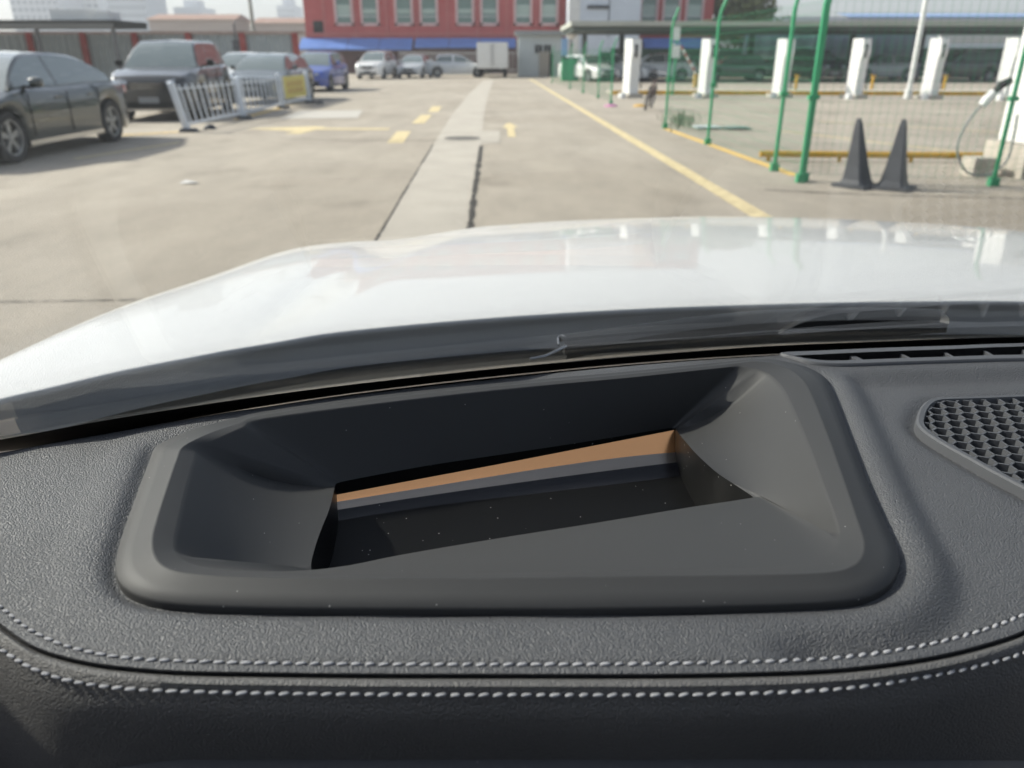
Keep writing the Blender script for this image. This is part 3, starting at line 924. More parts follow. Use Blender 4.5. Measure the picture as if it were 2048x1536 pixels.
# ================================================================== PARKED CARS
def make_car(name, label, loc, heading, col, L=4.7, W=1.84, H=1.46, wb=2.85, wr=.33, style='sedan', grille='dark', group='parked cars', plate=None, flake=.0, wheel_style=5, detail=True, facing='front'):
    """body lofted along its length; local +x is the nose"""
    root = empty(name, loc, heading)
    tag(root, label, 'car', group)
    pm = paint(name + '_' + '_'.join('%03d' % int(c * 255) for c in col), col, .35, flake)
    suv = style == 'suv'
    hl = L / 2
    fx, rx = wb / 2 + .02, -wb / 2 + .02
    zc = .19 if not suv else .20
    ra = wr + .055
    belt = H * .655
    hood = [(hl, H * .40), (hl - .06, H * .475), (hl - .35, H * .535), (hl - .95, H * .60), (hl - 1.25, belt), (0, belt + .01), (-hl + 1.0, belt + .035),
            (-hl + .5, belt + (.05 if style != 'sedan' else .04)), (-hl + .12, belt + .02), (-hl, belt - .08)]
    hood = sorted(hood)
    if suv: hood = [(x, z + (.06 if x > hl - 1.2 else 0)) for x, z in hood]
    def zs(x): return sinterp(hood, x)
    def hw(x):
        e = (abs(x) / hl)
        return W / 2 * (1 - .20 * max(0, (e - .62) / .38) ** 2.4)
    def zb(x):
        z = zc + .05 * max(0, (abs(x) / hl - .86) / .14)
        for c in (fx, rx):
            d = abs(x - c)
            if d < ra: z = max(z, wr + math.sqrt(ra * ra - d * d) * .98)
        return z
    xs = set([-hl + L * i / 56 for i in range(57)])
    for c in (fx, rx):
        for k in range(13): xs.add(c - ra * math.cos(math.pi * k / 12))
    xs = sorted(xs)
    ring = []
    for x in xs:
        w, b, t = hw(x), zb(x), zs(x)
        nose = smooth(.90, 1.0, abs(x) / hl)
        pts = []
        mid = b + (t - b) * .5
        prof = [(.955, b), (.985, b + (t - b) * .12), (1.0, mid), (.992, b + (t - b) * .70), (.965, b + (t - b) * .90), (.90, t - .008), (.84, t + .004), (.55, t + .018), (0, t + .026)]
        for f, z in prof: pts.append((w * f, z - nose * 0))
        full = [Vector((x, y, z)) for y, z in pts] + [Vector((x, -y, z)) for y, z in reversed(pts[:-1])]
        ring.append(full)
    body = grid_mesh('body', ring, pm, root, True, 42)
    # close nose and tail
    bm = bmesh.new(); bm.from_mesh(body.data); bm.verts.ensure_lookup_table()
    nn = len(ring[0])
    for base_ in (0, (len(ring) - 1) * nn):
        try: bm.faces.new([bm.verts[base_ + k] for k in range(nn)])
        except Exception: pass
    bmesh.ops.recalc_face_normals(bm, faces=bm.faces); bm.to_mesh(body.data); bm.free()
    # underbody
    MB().box((0, 0, zc + .16), (L * .9, W * .80, .28)).build('underbody', under_mat, root)
    MB().box((0, 0, zc + .42), (L * .8, W * .74, .36)).build('inner_body', under_mat, root)
    # greenhouse
    c0 = hl - 1.22 if not suv else hl - 1.28
    if style == 'sedan': prof = [(c0, 0), (c0 - .42, .56), (c0 - .78, .90), (c0 - 1.25, 1.0), (c0 - 1.85, .985), (c0 - 2.4, .82), (c0 - 2.85, .45), (-hl + .55, 0)]
    elif style == 'suv': prof = [(c0, 0), (c0 - .38, .55), (c0 - .72, .92), (c0 - 1.2, 1.0), (c0 - 2.0, 1.0), (c0 - 2.7, .95), (-hl + .42, .75), (-hl + .14, 0)]
    else: prof = [(c0 + .12, 0), (c0 - .32, .55), (c0 - .70, .93), (c0 - 1.1, 1.0), (c0 - 1.8, .98), (c0 - 2.2, .92), (-hl + .35, .62), (-hl + .10, 0)]
    prof = sorted(prof)
    gx0, gx1 = prof[0][0], prof[-1][0]
    Hn = H - belt - .02
    def zr(x): return max(0.0, sinterp(prof, x)) * Hn
    NX = 44
    gxs = [gx0 + (gx1 - gx0) * i / NX for i in range(NX + 1)]
    sec = []
    for x in gxs:
        b = zs(x) + .004; h = zr(x); w = hw(x)
        f = h / Hn
        k = .905 - .235 * f
        ymid = w * (.905 - .235 * f * .5)
        sec.append([Vector((x, w * .895, b - .01)), Vector((x, (w * .895) * .93 + w * k * .07, b + h * .06)), Vector((x, w * k + .012 * f, b + h * .90)), Vector((x, w * (k - .045), b + h * .985)), Vector((x, w * (k - .16), b + h)), Vector((x, 0, b + h + .02 * f))])
    mbp, side_l, side_r, wsM, rwM = MB(), [MB(), MB()], [MB(), MB()], MB(), MB()
    xm = c0 - 1.35
    x_front_top = c0 - .78 if style == 'sedan' else c0 - .72
    x_rear_top = (c0 - 2.3) if style == 'sedan' else (-hl + .45)
    for i in range(NX):
        xmid = (gxs[i] + gxs[i + 1]) / 2
        for sgn in (1, -1):
            A = [Vector((p.x, p.y * sgn, p.z)) for p in sec[i]]; B = [Vector((p.x, p.y * sgn, p.z)) for p in sec[i + 1]]
            for j in range(5):
                q = [A[j], B[j], B[j + 1], A[j + 1]]
                if sgn < 0: q.reverse()
                tgt = mbp
                if j == 1:
                    hA = zr(xmid) / Hn
                    if hA > .25 and abs(xmid - xm) > .05 and abs(xmid - (x_rear_top + .15)) > (.05 if style == 'suv' else .0):
                        tgt = (side_l if sgn > 0 else side_r)[0 if xmid > xm else 1]
                elif j >= 3:
                    if xmid > x_front_top and xmid < gx1 - .03: tgt = wsM
                    elif xmid < x_rear_top and xmid > gx0 + .05: tgt = rwM
                tgt.add(q, [(0, 1, 2, 3)])
    mbp.build('roof', pm, root, True, 40)
    for m_ in side_l + side_r:
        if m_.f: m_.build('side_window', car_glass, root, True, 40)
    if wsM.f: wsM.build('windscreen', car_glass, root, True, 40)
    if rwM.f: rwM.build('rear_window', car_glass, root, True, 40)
    # wheels
    for wx in (fx, rx):
        for sgn in (1, -1):
            yc = sgn * (W / 2 - .115)
            t_ = MB().lathe([(wr * .70, -.10), (wr * .93, -.11), (wr, -.085), (wr, .085), (wr * .93, .11), (wr * .70, .10)], 26, 'Y').build('wheel', tyre_mat, root, True, 40)
            t_.location = (wx, yc, wr)
            rm = MB().lathe([(wr * .70, -.09), (wr * .66, -.02), (wr * .66, .02), (wr * .70, .09)], 24, 'Y')
            rm.lathe([(wr * .70, sgn * .099), (wr * .64, sgn * .096), (wr * .63, sgn * .03)], 24, 'Y')
            for k in range(wheel_style):
                a = 2 * math.pi * k / wheel_style + .3
                d = Vector((math.cos(a), 0, math.sin(a))); s_ = Vector((-math.sin(a), 0, math.cos(a)))
                y0 = sgn * .075
                pts = [d * (wr * .10) + s_ * .035, d * (wr * .67) + s_ * .048, d * (wr * .67) - s_ * .048, d * (wr * .10) - s_ * .035]
                rm.add([p + Vector((0, y0, 0)) for p in pts] + [p + Vector((0, y0 - sgn * .03, 0)) for p in pts], [(0, 1, 2, 3), (7, 6, 5, 4), (0, 4, 5, 1), (1, 5, 6, 2), (2, 6, 7, 3), (3, 7, 4, 0)])
            rm.lathe([(0, sgn * .085), (wr * .16, sgn * .082), (wr * .17, sgn * .05)], 14, 'Y')
            rm.build('rim', rim_mat, t_, False, fix=True)
            MB().lathe([(0, sgn * .02), (wr * .64, sgn * .02)], 20, 'Y').build('brake_disc', under_mat, t_)
    # front end
    zt = zs(hl - .1)
    for sgn in (1, -1):
        yy = hw(hl - .12) * .72 * sgn
        b_ = MB(); xh = hl - .10
        pts = []
        for dy, z0, z1, xo in ((-.17, zt - .13, zt - .045, .118), (-.05, zt - .14, zt - .02, .10), (.08, zt - .13, zt + .0, .045), (.16, zt - .11, zt + .015, -.06)):
            for z in (z0, z1): pts.append(Vector((xh + xo - (.05 if z == z1 else 0), yy + dy * sgn, z)))
        fs_ = [(0, 2, 3, 1), (2, 4, 5, 3), (4, 6, 7, 5)]
        back = [p - Vector((.1, 0, 0)) for p in pts]
        b_.add(pts + back, fs_ + [(0, 1, 9, 8), (6, 14, 15, 7), (0, 8, 10, 2), (2, 10, 12, 4), (4, 12, 14, 6), (1, 3, 11, 9), (3, 5, 13, 11), (5, 7, 15, 13)])
        b_.build('headlight', lamp_glass, root, False, fix=True)
        MB().box((-hl + .03, hw(-hl + .1) * .72 * sgn, belt - .10), (.10, .40, .13)).build('rear_light', red_lamp, root)
        # mirror
        mx = c0 - .42
        m_ = MB().lathe([(0, -.09), (.06, -.08), (.085, 0), (.06, .08), (0, .09)], 12, 'Y'); mo = m_.build('wing_mirror', pm if not suv else under_mat, root, True)
        mo.location = (mx, (hw(mx) + .10) * sgn, belt + .10); mo.scale = (.8, 1.0, .95)
        MB().box((mx + .01, (hw(mx) * .95 + .02) * sgn, belt + .035), (.07, .14, .04)).build('mirror_arm', under_mat, root)
        # sill and door handles, shut lines
        MB().box((0, (W / 2 * .955) * sgn, zc + .035), (wb - 2 * ra + .02, .05, .07)).build('sill', under_mat if suv else chrome if name == 'saloon_car' else under_mat, root)
        for hx in (xm + .22, xm - .78):
            MB().box((hx, (hw(hx) * .975 + .006) * sgn, belt - .13), (.20, .025, .025)).build('door_handle', pm if not suv else chrome, root)
        for hx in (c0 - .30, xm - .02, xm - 1.0):
            MB().box((hx, (hw(hx) * 1.0) * sgn, (zc + belt) / 2 + .04), (.008, .014, belt - zc - .18)).build('door_gap', under_mat, root)
    gm_ = chrome if grille == 'chrome' else black_mat
    zg = zt - .17
    MB().box((hl - .012, 0, zg), (.05, W * .40, .16)).build('grille', black_mat, root)
    if grille == 'chrome':
        for k in range(3): MB().box((hl + .016, 0, zg - .05 + k * .05), (.02, W * .38, .012)).build('grille_bar', chrome, root)
    MB().box((hl - .03, 0, zc + .16), (.08, W * .62, .13)).build('lower_intake', black_mat, root)
    MB().box((hl - .02, 0, zc + .06), (.08, W * .70, .03)).build('bumper_lip', chrome if suv else under_mat, root)
    MB().box((hl + .022, 0, zc + .27), (.012, .44, .13)).build('number_plate', mat('blue plate', (.02, .08, .35), .4) if plate == 'blue' else mat('grey plate', (.22, .23, .24), .4), root)
    MB().box((-hl - .02, 0, belt - .28), (.012, .44, .13)).build('rear_plate', mat('blue plate', (.02, .08, .35), .4), root)
    return root

FACE = -math.pi / 2          # nose towards the photographer
def at(px, py): p = G(px, py); return (p.x, p.y, 0)
# the near dark green saloon stands a little askew
make_car('saloon_car', 'dark green saloon nearest on the left, its nose cut off by the frame', (-7.90, 12.75, 0), FACE + .005, (.022, .029, .027), L=4.95, W=1.86, H=1.45, wb=2.98, wr=.345, style='sedan')
make_car('suv', 'black off-road car with chrome grille behind the dark green saloon', (-8.57, 21.1, 0), FACE + .12, (.010, .010, .011), L=4.85, W=1.94, H=1.75, wb=2.85, wr=.37, style='suv', grille='chrome')
make_car('saloon_car', 'pale silver saloon half hidden behind the dark green saloon', (-11.0, 17.6, 0), FACE, (.42, .43, .44), H=1.46, flake=.4)
make_car('saloon_car', 'dark grey saloon between the black off-road car and the blue car', (-8.0, 27.6, 0), FACE - .03, (.035, .045, .045), H=1.47)
make_car('hatchback', 'white hatchback peeping out left of the blue car', (-10.8, 33.5, 0), FACE, (.70, .70, .69), L=4.2, H=1.52, style='hatch', wb=2.55)
make_car('hatchback', 'bright blue hatchback with a blue number plate facing the lane', (-8.45, 36.4, 0), FACE - .05, (.02, .06, .34), L=4.2, W=1.78, H=1.56, style='hatch', wb=2.55, plate='blue', grille='chrome')
make_car('suv', 'white car right of the blue hatchback, bonnet glaring in the sun', (-9.0, 55.5, 0), FACE - .12, (.78, .78, .77), L=4.6, W=1.85, H=1.66, style='suv', wb=2.7)
make_car('saloon_car', 'silver saloon just right of the glaring white car', (-6.7, 57.5, 0), FACE - .1, (.45, .47, .49), L=4.5, W=1.8, H=1.46)
make_car('saloon_car', 'pale silver saloon parked beside the white box truck', (-3.9, 58.6, 0), R(8), (.52, .54, .56), L=4.6, W=1.8, H=1.45)

# ================================================================== BOX TRUCK
bt = empty('box_truck', (-1.35, 57.0, 0), 0); tag(bt, 'white box truck seen from behind at the end of the lane', 'truck')
MB().box((0, 2.2, 1.42), (2.1, 4.2, 1.65)).build('cargo_box', white_metal, bt)
for sx in (-.5, .5):
    MB().box((sx, .085, 1.42), (.98, .03, 1.55)).build('rear_door', white_metal, bt)
    MB().tube([(sx * .15, .05, .75), (sx * .15, .05, 2.15)], .02, 6).build('door_bar', steel, bt)
    for sy in (.9, 4.6):
        w_ = MB().lathe([(0, -.11), (.3, -.12), (.36, -.09), (.36, .09), (.3, .12), (0, .11)], 20, 'Y'); w_ = w_.build('wheel', tyre_mat, bt, True); w_.rotation_euler = (0, 0, math.pi / 2); w_.location = (sx * 1.7, sy, .36)
MB().box((0, 5.2, 1.2), (1.9, 1.5, 1.6)).build('cab', white_metal, bt)
MB().box((0, .15, .48), (1.9, .12, .16)).build('rear_bumper', under_mat, bt)
MB().box((0, 2.5, .52), (.8, 4.6, .16)).build('chassis', under_mat, bt)

# ================================================================== WHITE STEEL BARRIER ON THE LEFT
bf = empty('barrier_fence', G(375, 266)); tag(bf, 'white steel picket barrier with leaning end post and yellow notice', 'barrier')
O_ = Vector(bf.location)
bases = [G(376, 264), G(488, 238), G(566, 217), G(620, 206)]
tops = []
for i, (tx, ty) in enumerate(((344, 181), (474, 165), (553, 155), (611, 152))):
    b_ = bases[i]; p = PY(tx, ty, b_.y); tops.append(p)
hgt = [0.92, .92, .90, .88]
tops = [Vector((t.x if i == 0 else bases[i].x - .05, bases[i].y + (0), max(.9, min(1.02, t.z)))) for i, t in enumerate(tops)]
for b_, t in zip(bases, tops):
    d = (t - b_)
    MB().bar(b_ - O_ + d * .03, t - O_, .11, .11, up=Vector((0, 1, 0))).build('post', barrier_white, bf)
    MB().lathe([(0, .05), (.05, .03), (.065, 0), (.05, -.01)], 10, c=t - O_).build('post_cap', barrier_white, bf, True)
    MB().box(b_ - O_ + Vector((.02, 0, .035)), (.34, .22, .07), taper=.8).build('post_foot', dark_grey, bf)
for i in range(3):
    a0, a1, b0_, b1_ = bases[i], bases[i + 1], tops[i], tops[i + 1]
    for f in (.16, .88):
        MB().bar(a0.lerp(b0_, f) - O_, a1.lerp(b1_, f) - O_, .02, .05 if f < .5 else .022).build('rail', barrier_white, bf)
    npk = 11 if i == 0 else (10 if i == 1 else 8)
    for k in range(1, npk):
        t = k / npk
        lo = a0.lerp(b0_, .17).lerp(a1.lerp(b1_, .17), t); hi = a0.lerp(b0_, .97).lerp(a1.lerp(b1_, .97), t)
        MB().bar(lo - O_, hi - O_, .02, .038 if i == 0 else .075, up=Vector((0, 1, 0))).build('picket', barrier_white, bf)
a0, a1, b0_, b1_ = bases[2], bases[3], tops[2], tops[3]
nb = Vector((.035, -.035, 0))
q = [a0.lerp(b0_, .28).lerp(a1.lerp(b1_, .28), .14) + nb, a0.lerp(b0_, .28).lerp(a1.lerp(b1_, .28), .9) + nb, a0.lerp(b0_, .94).lerp(a1.lerp(b1_, .94), .9) + nb, a0.lerp(b0_, .94).lerp(a1.lerp(b1_, .94), .14) + nb]
nv = (q[1] - q[0]).cross(q[3] - q[0]).normalized() * .012
pl = link_mesh('notice_panel', [p - O_ for p in q] + [p - O_ - nv for p in q], [(0, 1, 2, 3), (7, 6, 5, 4), (0, 4, 5, 1), (1, 5, 6, 2), (2, 6, 7, 3), (3, 7, 4, 0)], mat('yellow notice', (.62, .52, .12), .5), bf)
pl['label'] = 'yellow notice with faded red lettering'
red_ink = mat('faded red ink', (.55, .20, .16), .6)
for r_ in range(2):
    for k in range(4):
        s0, s1 = .14 + k * .19, .14 + k * .19 + .13
        h0, h1 = .56 - r_ * .32, .78 - r_ * .32
        def qp(s, h): return q[0].lerp(q[1], s).lerp(q[3].lerp(q[2], s), h) - O_ + nv * .25
        mbk = MB()
        for (s_a, h_a, s_b, h_b) in ((0, .9, 1, .9), (.5, 1, .5, 0), (0, .5, 1, .5), (.1, 0, .9, 0), (.15, .5, 0, 0)):
            pa, pb = qp(s0 + (s1 - s0) * s_a, h0 + (h1 - h0) * h_a), qp(s0 + (s1 - s0) * s_b, h0 + (h1 - h0) * h_b)
            mbk.bar(pa, pb, .03, .004)
        mbk.build('lettering', red_ink, pl)
for px, py in ((420, 258), (640, 207)):
    g_ = G(px, py)
    r_o = MB().lathe([(0, .10), (.07, .09), (.12, .03), (.13, 0)], 9, c=(0, 0, 0)).build('rubber_block', dark_grey, None, True); r_o.location = g_; r_o.rotation_euler = (0, 0, px)
    tag(r_o, 'small dark lump on the ground below the white barrier' if px == 420 else 'small dark foot lying just past the barrier\'s far end', 'block')

# ================================================================== LEFT BOUNDARY: SHED, PANEL WALL, LAMP POLE
wl = empty('boundary_wall', (-24, 44, 0)); tag(wl, 'grey sheet steel wall with red posts behind the left cars', 'wall')
YW = 44.0
def xw(px): return (px - 1024) / FPX * (YW * cp + .4) 
posts = [-60, 63, 170, 273, 380, 487, 592]
for i, px in enumerate(posts):
    x = PY(px, 90, YW).x
    MB().box((x + 24, -.06, 1.25), (.30, .16, 2.5)).build('wall_post', red_post, wl)
    if i:
        x0 = PY(posts[i - 1], 90, YW).x
        n_ = 16; mbw = MB()
        for k in range(n_):
            xa, xb = x0 + (x - x0) * k / n_, x0 + (x - x0) * (k + 1) / n_
            y0, y1 = (.06 if k % 2 else .0), (.0 if k % 2 else .06)
            mbw.add([(xa + 24, y0, 0), (xb + 24, y1, 0), (xb + 24, y1, 2.42), (xa + 24, y0, 2.42), (xa + 24, y0 + .03, 0), (xb + 24, y1 + .03, 0), (xb + 24, y1 + .03, 2.42), (xa + 24, y0 + .03, 2.42)], [(0, 1, 2, 3), (7, 6, 5, 4), (3, 2, 6, 7)])
        mbw.build('wall_panel', grey_sheet, wl)
xa, xb = PY(-80, 90, YW).x, PY(612, 90, YW).x
MB().box(((xa + xb) / 2 + 24, .0, 2.5), (xb - xa, .18, .14)).build('wall_cap', mat('brick coping', (.34, .25, .21), .9, var=.15), wl)
sh = empty('shed', (-27.5, 40, 0)); tag(sh, 'low open shed with a dark flat roof behind the left cars', 'shed')
x1 = PY(243, 60, 40).x + 27.5
MB().box((x1 - 8, 1.2, 2.78), (16, 3.4, .30)).build('roof', dark_roof, sh)
MB().box((x1 - 8.05, -.52, 2.68), (15.9, .10, .22)).build('fascia', mat('grey fascia', (.16, .16, .15), .8), sh)
for k in range(5): MB().box((x1 - .25 - k * 3.6, -.3, 1.32), (.14, .14, 2.64)).build('shed_post', mat('grey shed post', (.12, .12, .12), .7), sh)
mbm = MB(); mbm.lathe([(0, 1.0), (1.5, .8), (2.6, .3), (3.0, 0)], 14); mo = mbm.build('roof_cover', dark_roof, sh, True); mo.location = (x1 - 10.6, 1.2, 2.9); mo.scale = (.9, .5, .8)
for k, (px, w) in enumerate(((135, 2.3), (192, .8))):
    MB().box((PY(px, 40, 40).x + 27.5, 1.3 - .2 * k, 3.19 - .05 * k), (w, 1.2, .50 - .12 * k)).build('roof_unit', white_metal, sh)
lp = empty('lamp_pole', (PY(508, 65, 62).x, 62, 0)); tag(lp, 'tall thin weathered pole rising above the left wall', 'pole')
MB().tube([(0, 0, 0), (-.02, 0, 4), (-.05, 0, 9)], [.16, .13, .09], 10).build('shaft', mat('weathered pole', (.26, .25, .22), .8), lp, True)
MB().tube([(-.05, 0, 9), (.9, 0, 9.4), (1.5, 0, 9.35)], .05, 8).build('lamp_arm', steel, lp, True)
MB().box((1.8, 0, 9.32), (.7, .25, .12)).build('lamp_head', white_metal, lp)
lp2 = empty('utility_pole', (PY(478, 90, 43).x, 42.6, 0)); tag(lp2, 'short thin dark pole in front of the grey wall', 'pole')
MB().tube([(0, 0, 0), (0, 0, 2.9)], .045, 8).build('shaft', dark_grey, lp2, True)
MB().box((0, -.08, 1.9), (.3, .12, .45)).build('switch_box', dark_grey, lp2)

# ================================================================== SKYLINE
def tower(px0, px1, top, Y, col, label, floors=26, bays=9, crown=None, depth=24):
    x0, x1 = PY(px0, 50, Y).x, PY(px1, 50, Y).x
    w = x1 - x0
    t = empty('tower_block', ((x0 + x1) / 2, Y, 0)); tag(t, label, 'tower', 'towers on the skyline')
    MB().box((0, depth / 2, top / 2), (w, depth, top)).build('tower_wall', mat('tower_%d' % px0, col, .8), t)
    gl = mat('tower glazing', (.16, .20, .25), .25)
    for k in range(bays):
        mbt = MB(); bw = w / bays
        nfl = int(top / 3.4)
        for f_ in range(nfl):
            mbt.box((-w / 2 + (k + .5) * bw, -.06, 1.8 + f_ * 3.4), (bw * .62, .16, 1.7))
        mbt.build('window_column', gl, t)
    if crown: MB().box((0, depth / 2, top + crown / 2), (w * .5, depth * .5, crown)).build('roof_house', mat('tower_%d' % px0, col, .8), t)
    return t
tower(30, 126, 62, 420, (.44, .47, .52), 'broad grey-blue tower block at the far left of the skyline', bays=8)
tower(118, 205, 58, 450, (.62, .65, .68), 'paler tower block between two grey-blue ones', bays=7)
tower(222, 298, 70, 400, (.42, .47, .53), 'glassy blue tower block right of the pale one', bays=10)
tower(352, 405, 26.5, 480, (.58, .61, .65), 'lone pale tower with stepped top left of the tall pole', bays=6, crown=4)
tower(425, 446, 20.5, 560, (.50, .54, .58), 'small distant tower block left of the tall pole', bays=3)
tower(557, 592, 36, 640, (.42, .46, .52), 'slender grey tower beside the red building', bays=4, crown=5)
for k, (a, b, h) in enumerate(((300, 470, 6.5), (505, 612, 6.0))):
    x0, x1 = PY(a, 60, 130).x, PY(b, 60, 130).x
    lw = empty('low_building', ((x0 + x1) / 2, 130, 0)); tag(lw, ('low brownish roofs beyond the grey wall, left of the tall pole', 'low brownish roofs between the tall pole and the red building')[k], 'building', 'low roofs beyond the wall')
    MB().box((0, 4, h / 2), (x1 - x0, 8, h)).build('wall', mat('low_wall', (.42, .36, .32), .9, var=.1), lw)
    MB().add([(-(x1 - x0) / 2 - .4, -.4, h), ((x1 - x0) / 2 + .4, -.4, h), ((x1 - x0) / 2 + .4, 8.4, h), (-(x1 - x0) / 2 - .4, 8.4, h), (-(x1 - x0) / 2, 4, h + .9), ((x1 - x0) / 2, 4, h + .9)], [(0, 1, 5, 4), (2, 3, 4, 5), (1, 2, 5), (3, 0, 4)]).build('roof', mat('low_roof', (.30, .19, .15), .9, var=.2), lw)

# ================================================================== RED BUILDING
YR = 72.0
rb = empty('red_building', (PY(870, 100, YR).x, YR, 0)); tag(rb, 'long red building with pale window surrounds and blue awning', 'building')
RX = rb.location.x
red_wall = mat('red render', (.44, .085, .08), .85, var=.10, vscale=.6)
pink = mat('pink stone surround', (.62, .42, .41), .8)
win_pane = mat('green window glass', (.12, .20, .18), .08, spec=.8)
blind = mat('pale green blind', (.36, .45, .40), .6)
x0, x1 = PY(610, 50, YR).x - RX, PY(1424, 50, YR).x - RX
MB().box(((x0 + x1) / 2, 6, 5.5), (x1 - x0, 12, 11)).build('wall', red_wall, rb)
z_s = PY(800, 43, YR).z; z_fr = PY(800, 49, YR).z
wins = [(688, .6, 1), (740, .4, .25), (808, .4, .3), (858, .4, .3), (930, .35, .2), (979, .35, .3), (1046, .8, 1), (1098, .8, 1), (1297, .7, 1), (1342, .7, 1), (1388, .7, 1)]
for flo in (0, 1):
    for px, br, bl in wins:
        xc = PY(px, 30, YR).x - RX
        zz = z_fr + flo * 3.3
        wf = MB()
        wf.box((xc - .69, -.07, zz + 1.0), (.20, .18, 2.2)); wf.box((xc + .69, -.07, zz + 1.0), (.20, .18, 2.2)); wf.box((xc, -.07, zz), (1.58, .18, .22)); wf.box((xc, -.07, zz + 2.1), (1.58, .18, .2))
        wobj = wf.build('window', pink, rb)
        MB().box((xc, .0, zz + 1.05), (1.18, .03, 1.9)).build('pane', win_pane, wobj)
        MB().box((xc, -.03, zz + .62), (1.16, .03, .05)).build('transom', white_metal, wobj)
        hb = .35 if bl < 1 else .9
        MB().box((xc, -.022, zz + 1.02 - (.0 if bl < 1 else -.04)), (1.1, .012, hb)).build('blind', blind, wobj)
for px in (650, 712, 774, 834, 895, 955, 1013, 1072):
    MB().box((PY(px, 60, YR).x - RX, -.05, 6.5), (.16, .12, 7.4)).build('pilaster', mat('red pilaster', (.46, .13, .12), .85), rb)
MB().box((PY(637, 54, YR).x - RX, -.05, PY(637, 54, YR).z), (.8, .12, .9)).build('wall_vent', black_mat, rb)
MB().box(((x0 + x1) / 2, -.08, PY(800, 68, YR).z), (x1 - x0, .18, .18)).build('string_course', mat('red pilaster', (.46, .13, .12), .85), rb)
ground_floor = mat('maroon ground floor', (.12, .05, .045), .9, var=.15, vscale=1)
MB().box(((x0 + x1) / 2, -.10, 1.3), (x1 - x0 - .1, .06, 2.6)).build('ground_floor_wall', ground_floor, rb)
aw_m = mat('blue awning sheet', (.11, .21, .52), .5, var=.12, vscale=1.0)
for pa, pb in ((605, 700), (700, 762), (762, 828), (832, 900), (900, 960), (960, 1032), (1283, 1352), (1352, 1424)):
    xa, xb = PY(pa, 90, YR).x - RX + .03, PY(pb, 90, YR).x - RX - .03
    zt_ = PY(800, 76, YR - .2).z; zb_ = PY(800, 97 if pa < 830 or pa > 1200 else 93, YR - 1.6).z
    MB().add([(xa, -.14, zt_), (xb, -.14, zt_), (xb, -1.6, zb_), (xa, -1.6, zb_), (xa, -.14, zt_ - .06), (xb, -.14, zt_ - .06), (xb, -1.6, zb_ - .12), (xa, -1.6, zb_ - .12)], [(3, 2, 1, 0), (4, 5, 6, 7), (0, 4, 7, 3), (1, 2, 6, 5), (2, 3, 7, 6)]).build('awning', aw_m, rb, fix=True)

# white railings in front of the red building
rf = empty('railing_fence', (PY(900, 130, 66).x, 66, 0)); tag(rf, 'white railing fence in front of the red building', 'fence')
xa, xb = PY(800, 130, 66).x - rf.location.x, PY(1032, 130, 66).x - rf.location.x
mbr = MB(); k = xa
while k < xb: mbr.box((k, 0, .9), (.05, .05, 1.7)); k += .22
o = mbr.build('railings', mat('dusty white rail', (.5, .48, .46), .7), rf); o['kind'] = 'stuff'
for z in (.35, 1.6): MB().box(((xa + xb) / 2, .03, z), (xb - xa, .05, .07)).build('rail', mat('dusty white rail', (.5, .48, .46), .7), rf)

# ================================================================== GUARD HOUSE AND WHITE BUILDING
gh = empty('guard_house', (PY(1080, 120, 60).x, 60, 0)); tag(gh, 'small grey flat-roofed gatehouse at the end of the lane', 'hut')
w_ = PY(1124, 120, 60).x - PY(1036, 120, 60).x
zt_ = PY(1080, 70, 60).z
gw = mat('grey render', (.58, .62, .61), .85, var=.06)
MB().box((0, 2, zt_ / 2), (w_, 4, zt_)).build('wall', gw, gh)
MB().box((0, 1.9, zt_ + .14), (w_ + .5, 4.6, .28)).build('roof', mat('grey parapet', (.30, .31, .30), .85), gh)
xo = PY(1086, 100, 60).x - gh.location.x; zo = PY(1086, 98, 60).z
for dx in (-.32, .32):
    wv = MB().box((xo + dx, -.02, zo), (.5, .06, .55)).build('window', black_mat, gh)
    MB().box((xo + dx, -.06, zo), (.04, .04, .55)).build('mullion', gw, wv)
MB().box((PY(1088, 130, 60).x - gh.location.x, -.03, .85), (.75, .06, 1.65)).build('door', mat('beige door', (.40, .36, .30), .8), gh)
MB().box((PY(1102, 130, 60).x - gh.location.x, -.06, .8), (.28, .06, 1.5)).build('doorway', black_mat, gh)
bo = empty('traffic_bollard', G(1056, 153)); tag(bo, 'orange and white warning bollard before the grey gatehouse', 'bollard')
MB().lathe([(0, 0), (.26, 0), (.26, .08), (.16, .1), (.14, .75)], 16).build('lower_body', mat('orange plastic', (.60, .12, .04), .5), bo, True)
MB().lathe([(.145, .75), (.145, 1.15), (.08, 1.22), (0, 1.22)], 16).build('white_top', white_metal, bo, True)

YB2 = 68.0
wb_ = empty('white_building', (PY(1208, 60, YB2).x, YB2, 0)); tag(wb_, 'white rendered block standing before the red building', 'building')
WX = wb_.location.x
x0, x1 = PY(1137, 30, YB2).x - WX, PY(1281, 30, YB2).x - WX
cw_ = mat('cool white render', (.62, .66, .72), .8, var=.04, vscale=.8)
MB().box(((x0 + x1) / 2, 1.6, 5.2), (x1 - x0, 3.2, 10.4)).build('wall', cw_, wb_)
MB().box((x0 + .45, -.04, 5.2), (.9, .08, 10.4)).build('corner_pier', mat('warm white render', (.74, .72, .68), .8), wb_)
MB().box((PY(1196, 14, YB2).x - WX, -.05, PY(1196, 14, YB2).z), (1.7, .12, .26)).build('sign_slot', dark_grey, wb_)
MB().box((PY(1218, 30, YB2).x - WX, -.03, PY(1218, 14, YB2).z - .6), (.06, .06, 3.2)).build('wall_joint', dark_grey, wb_)

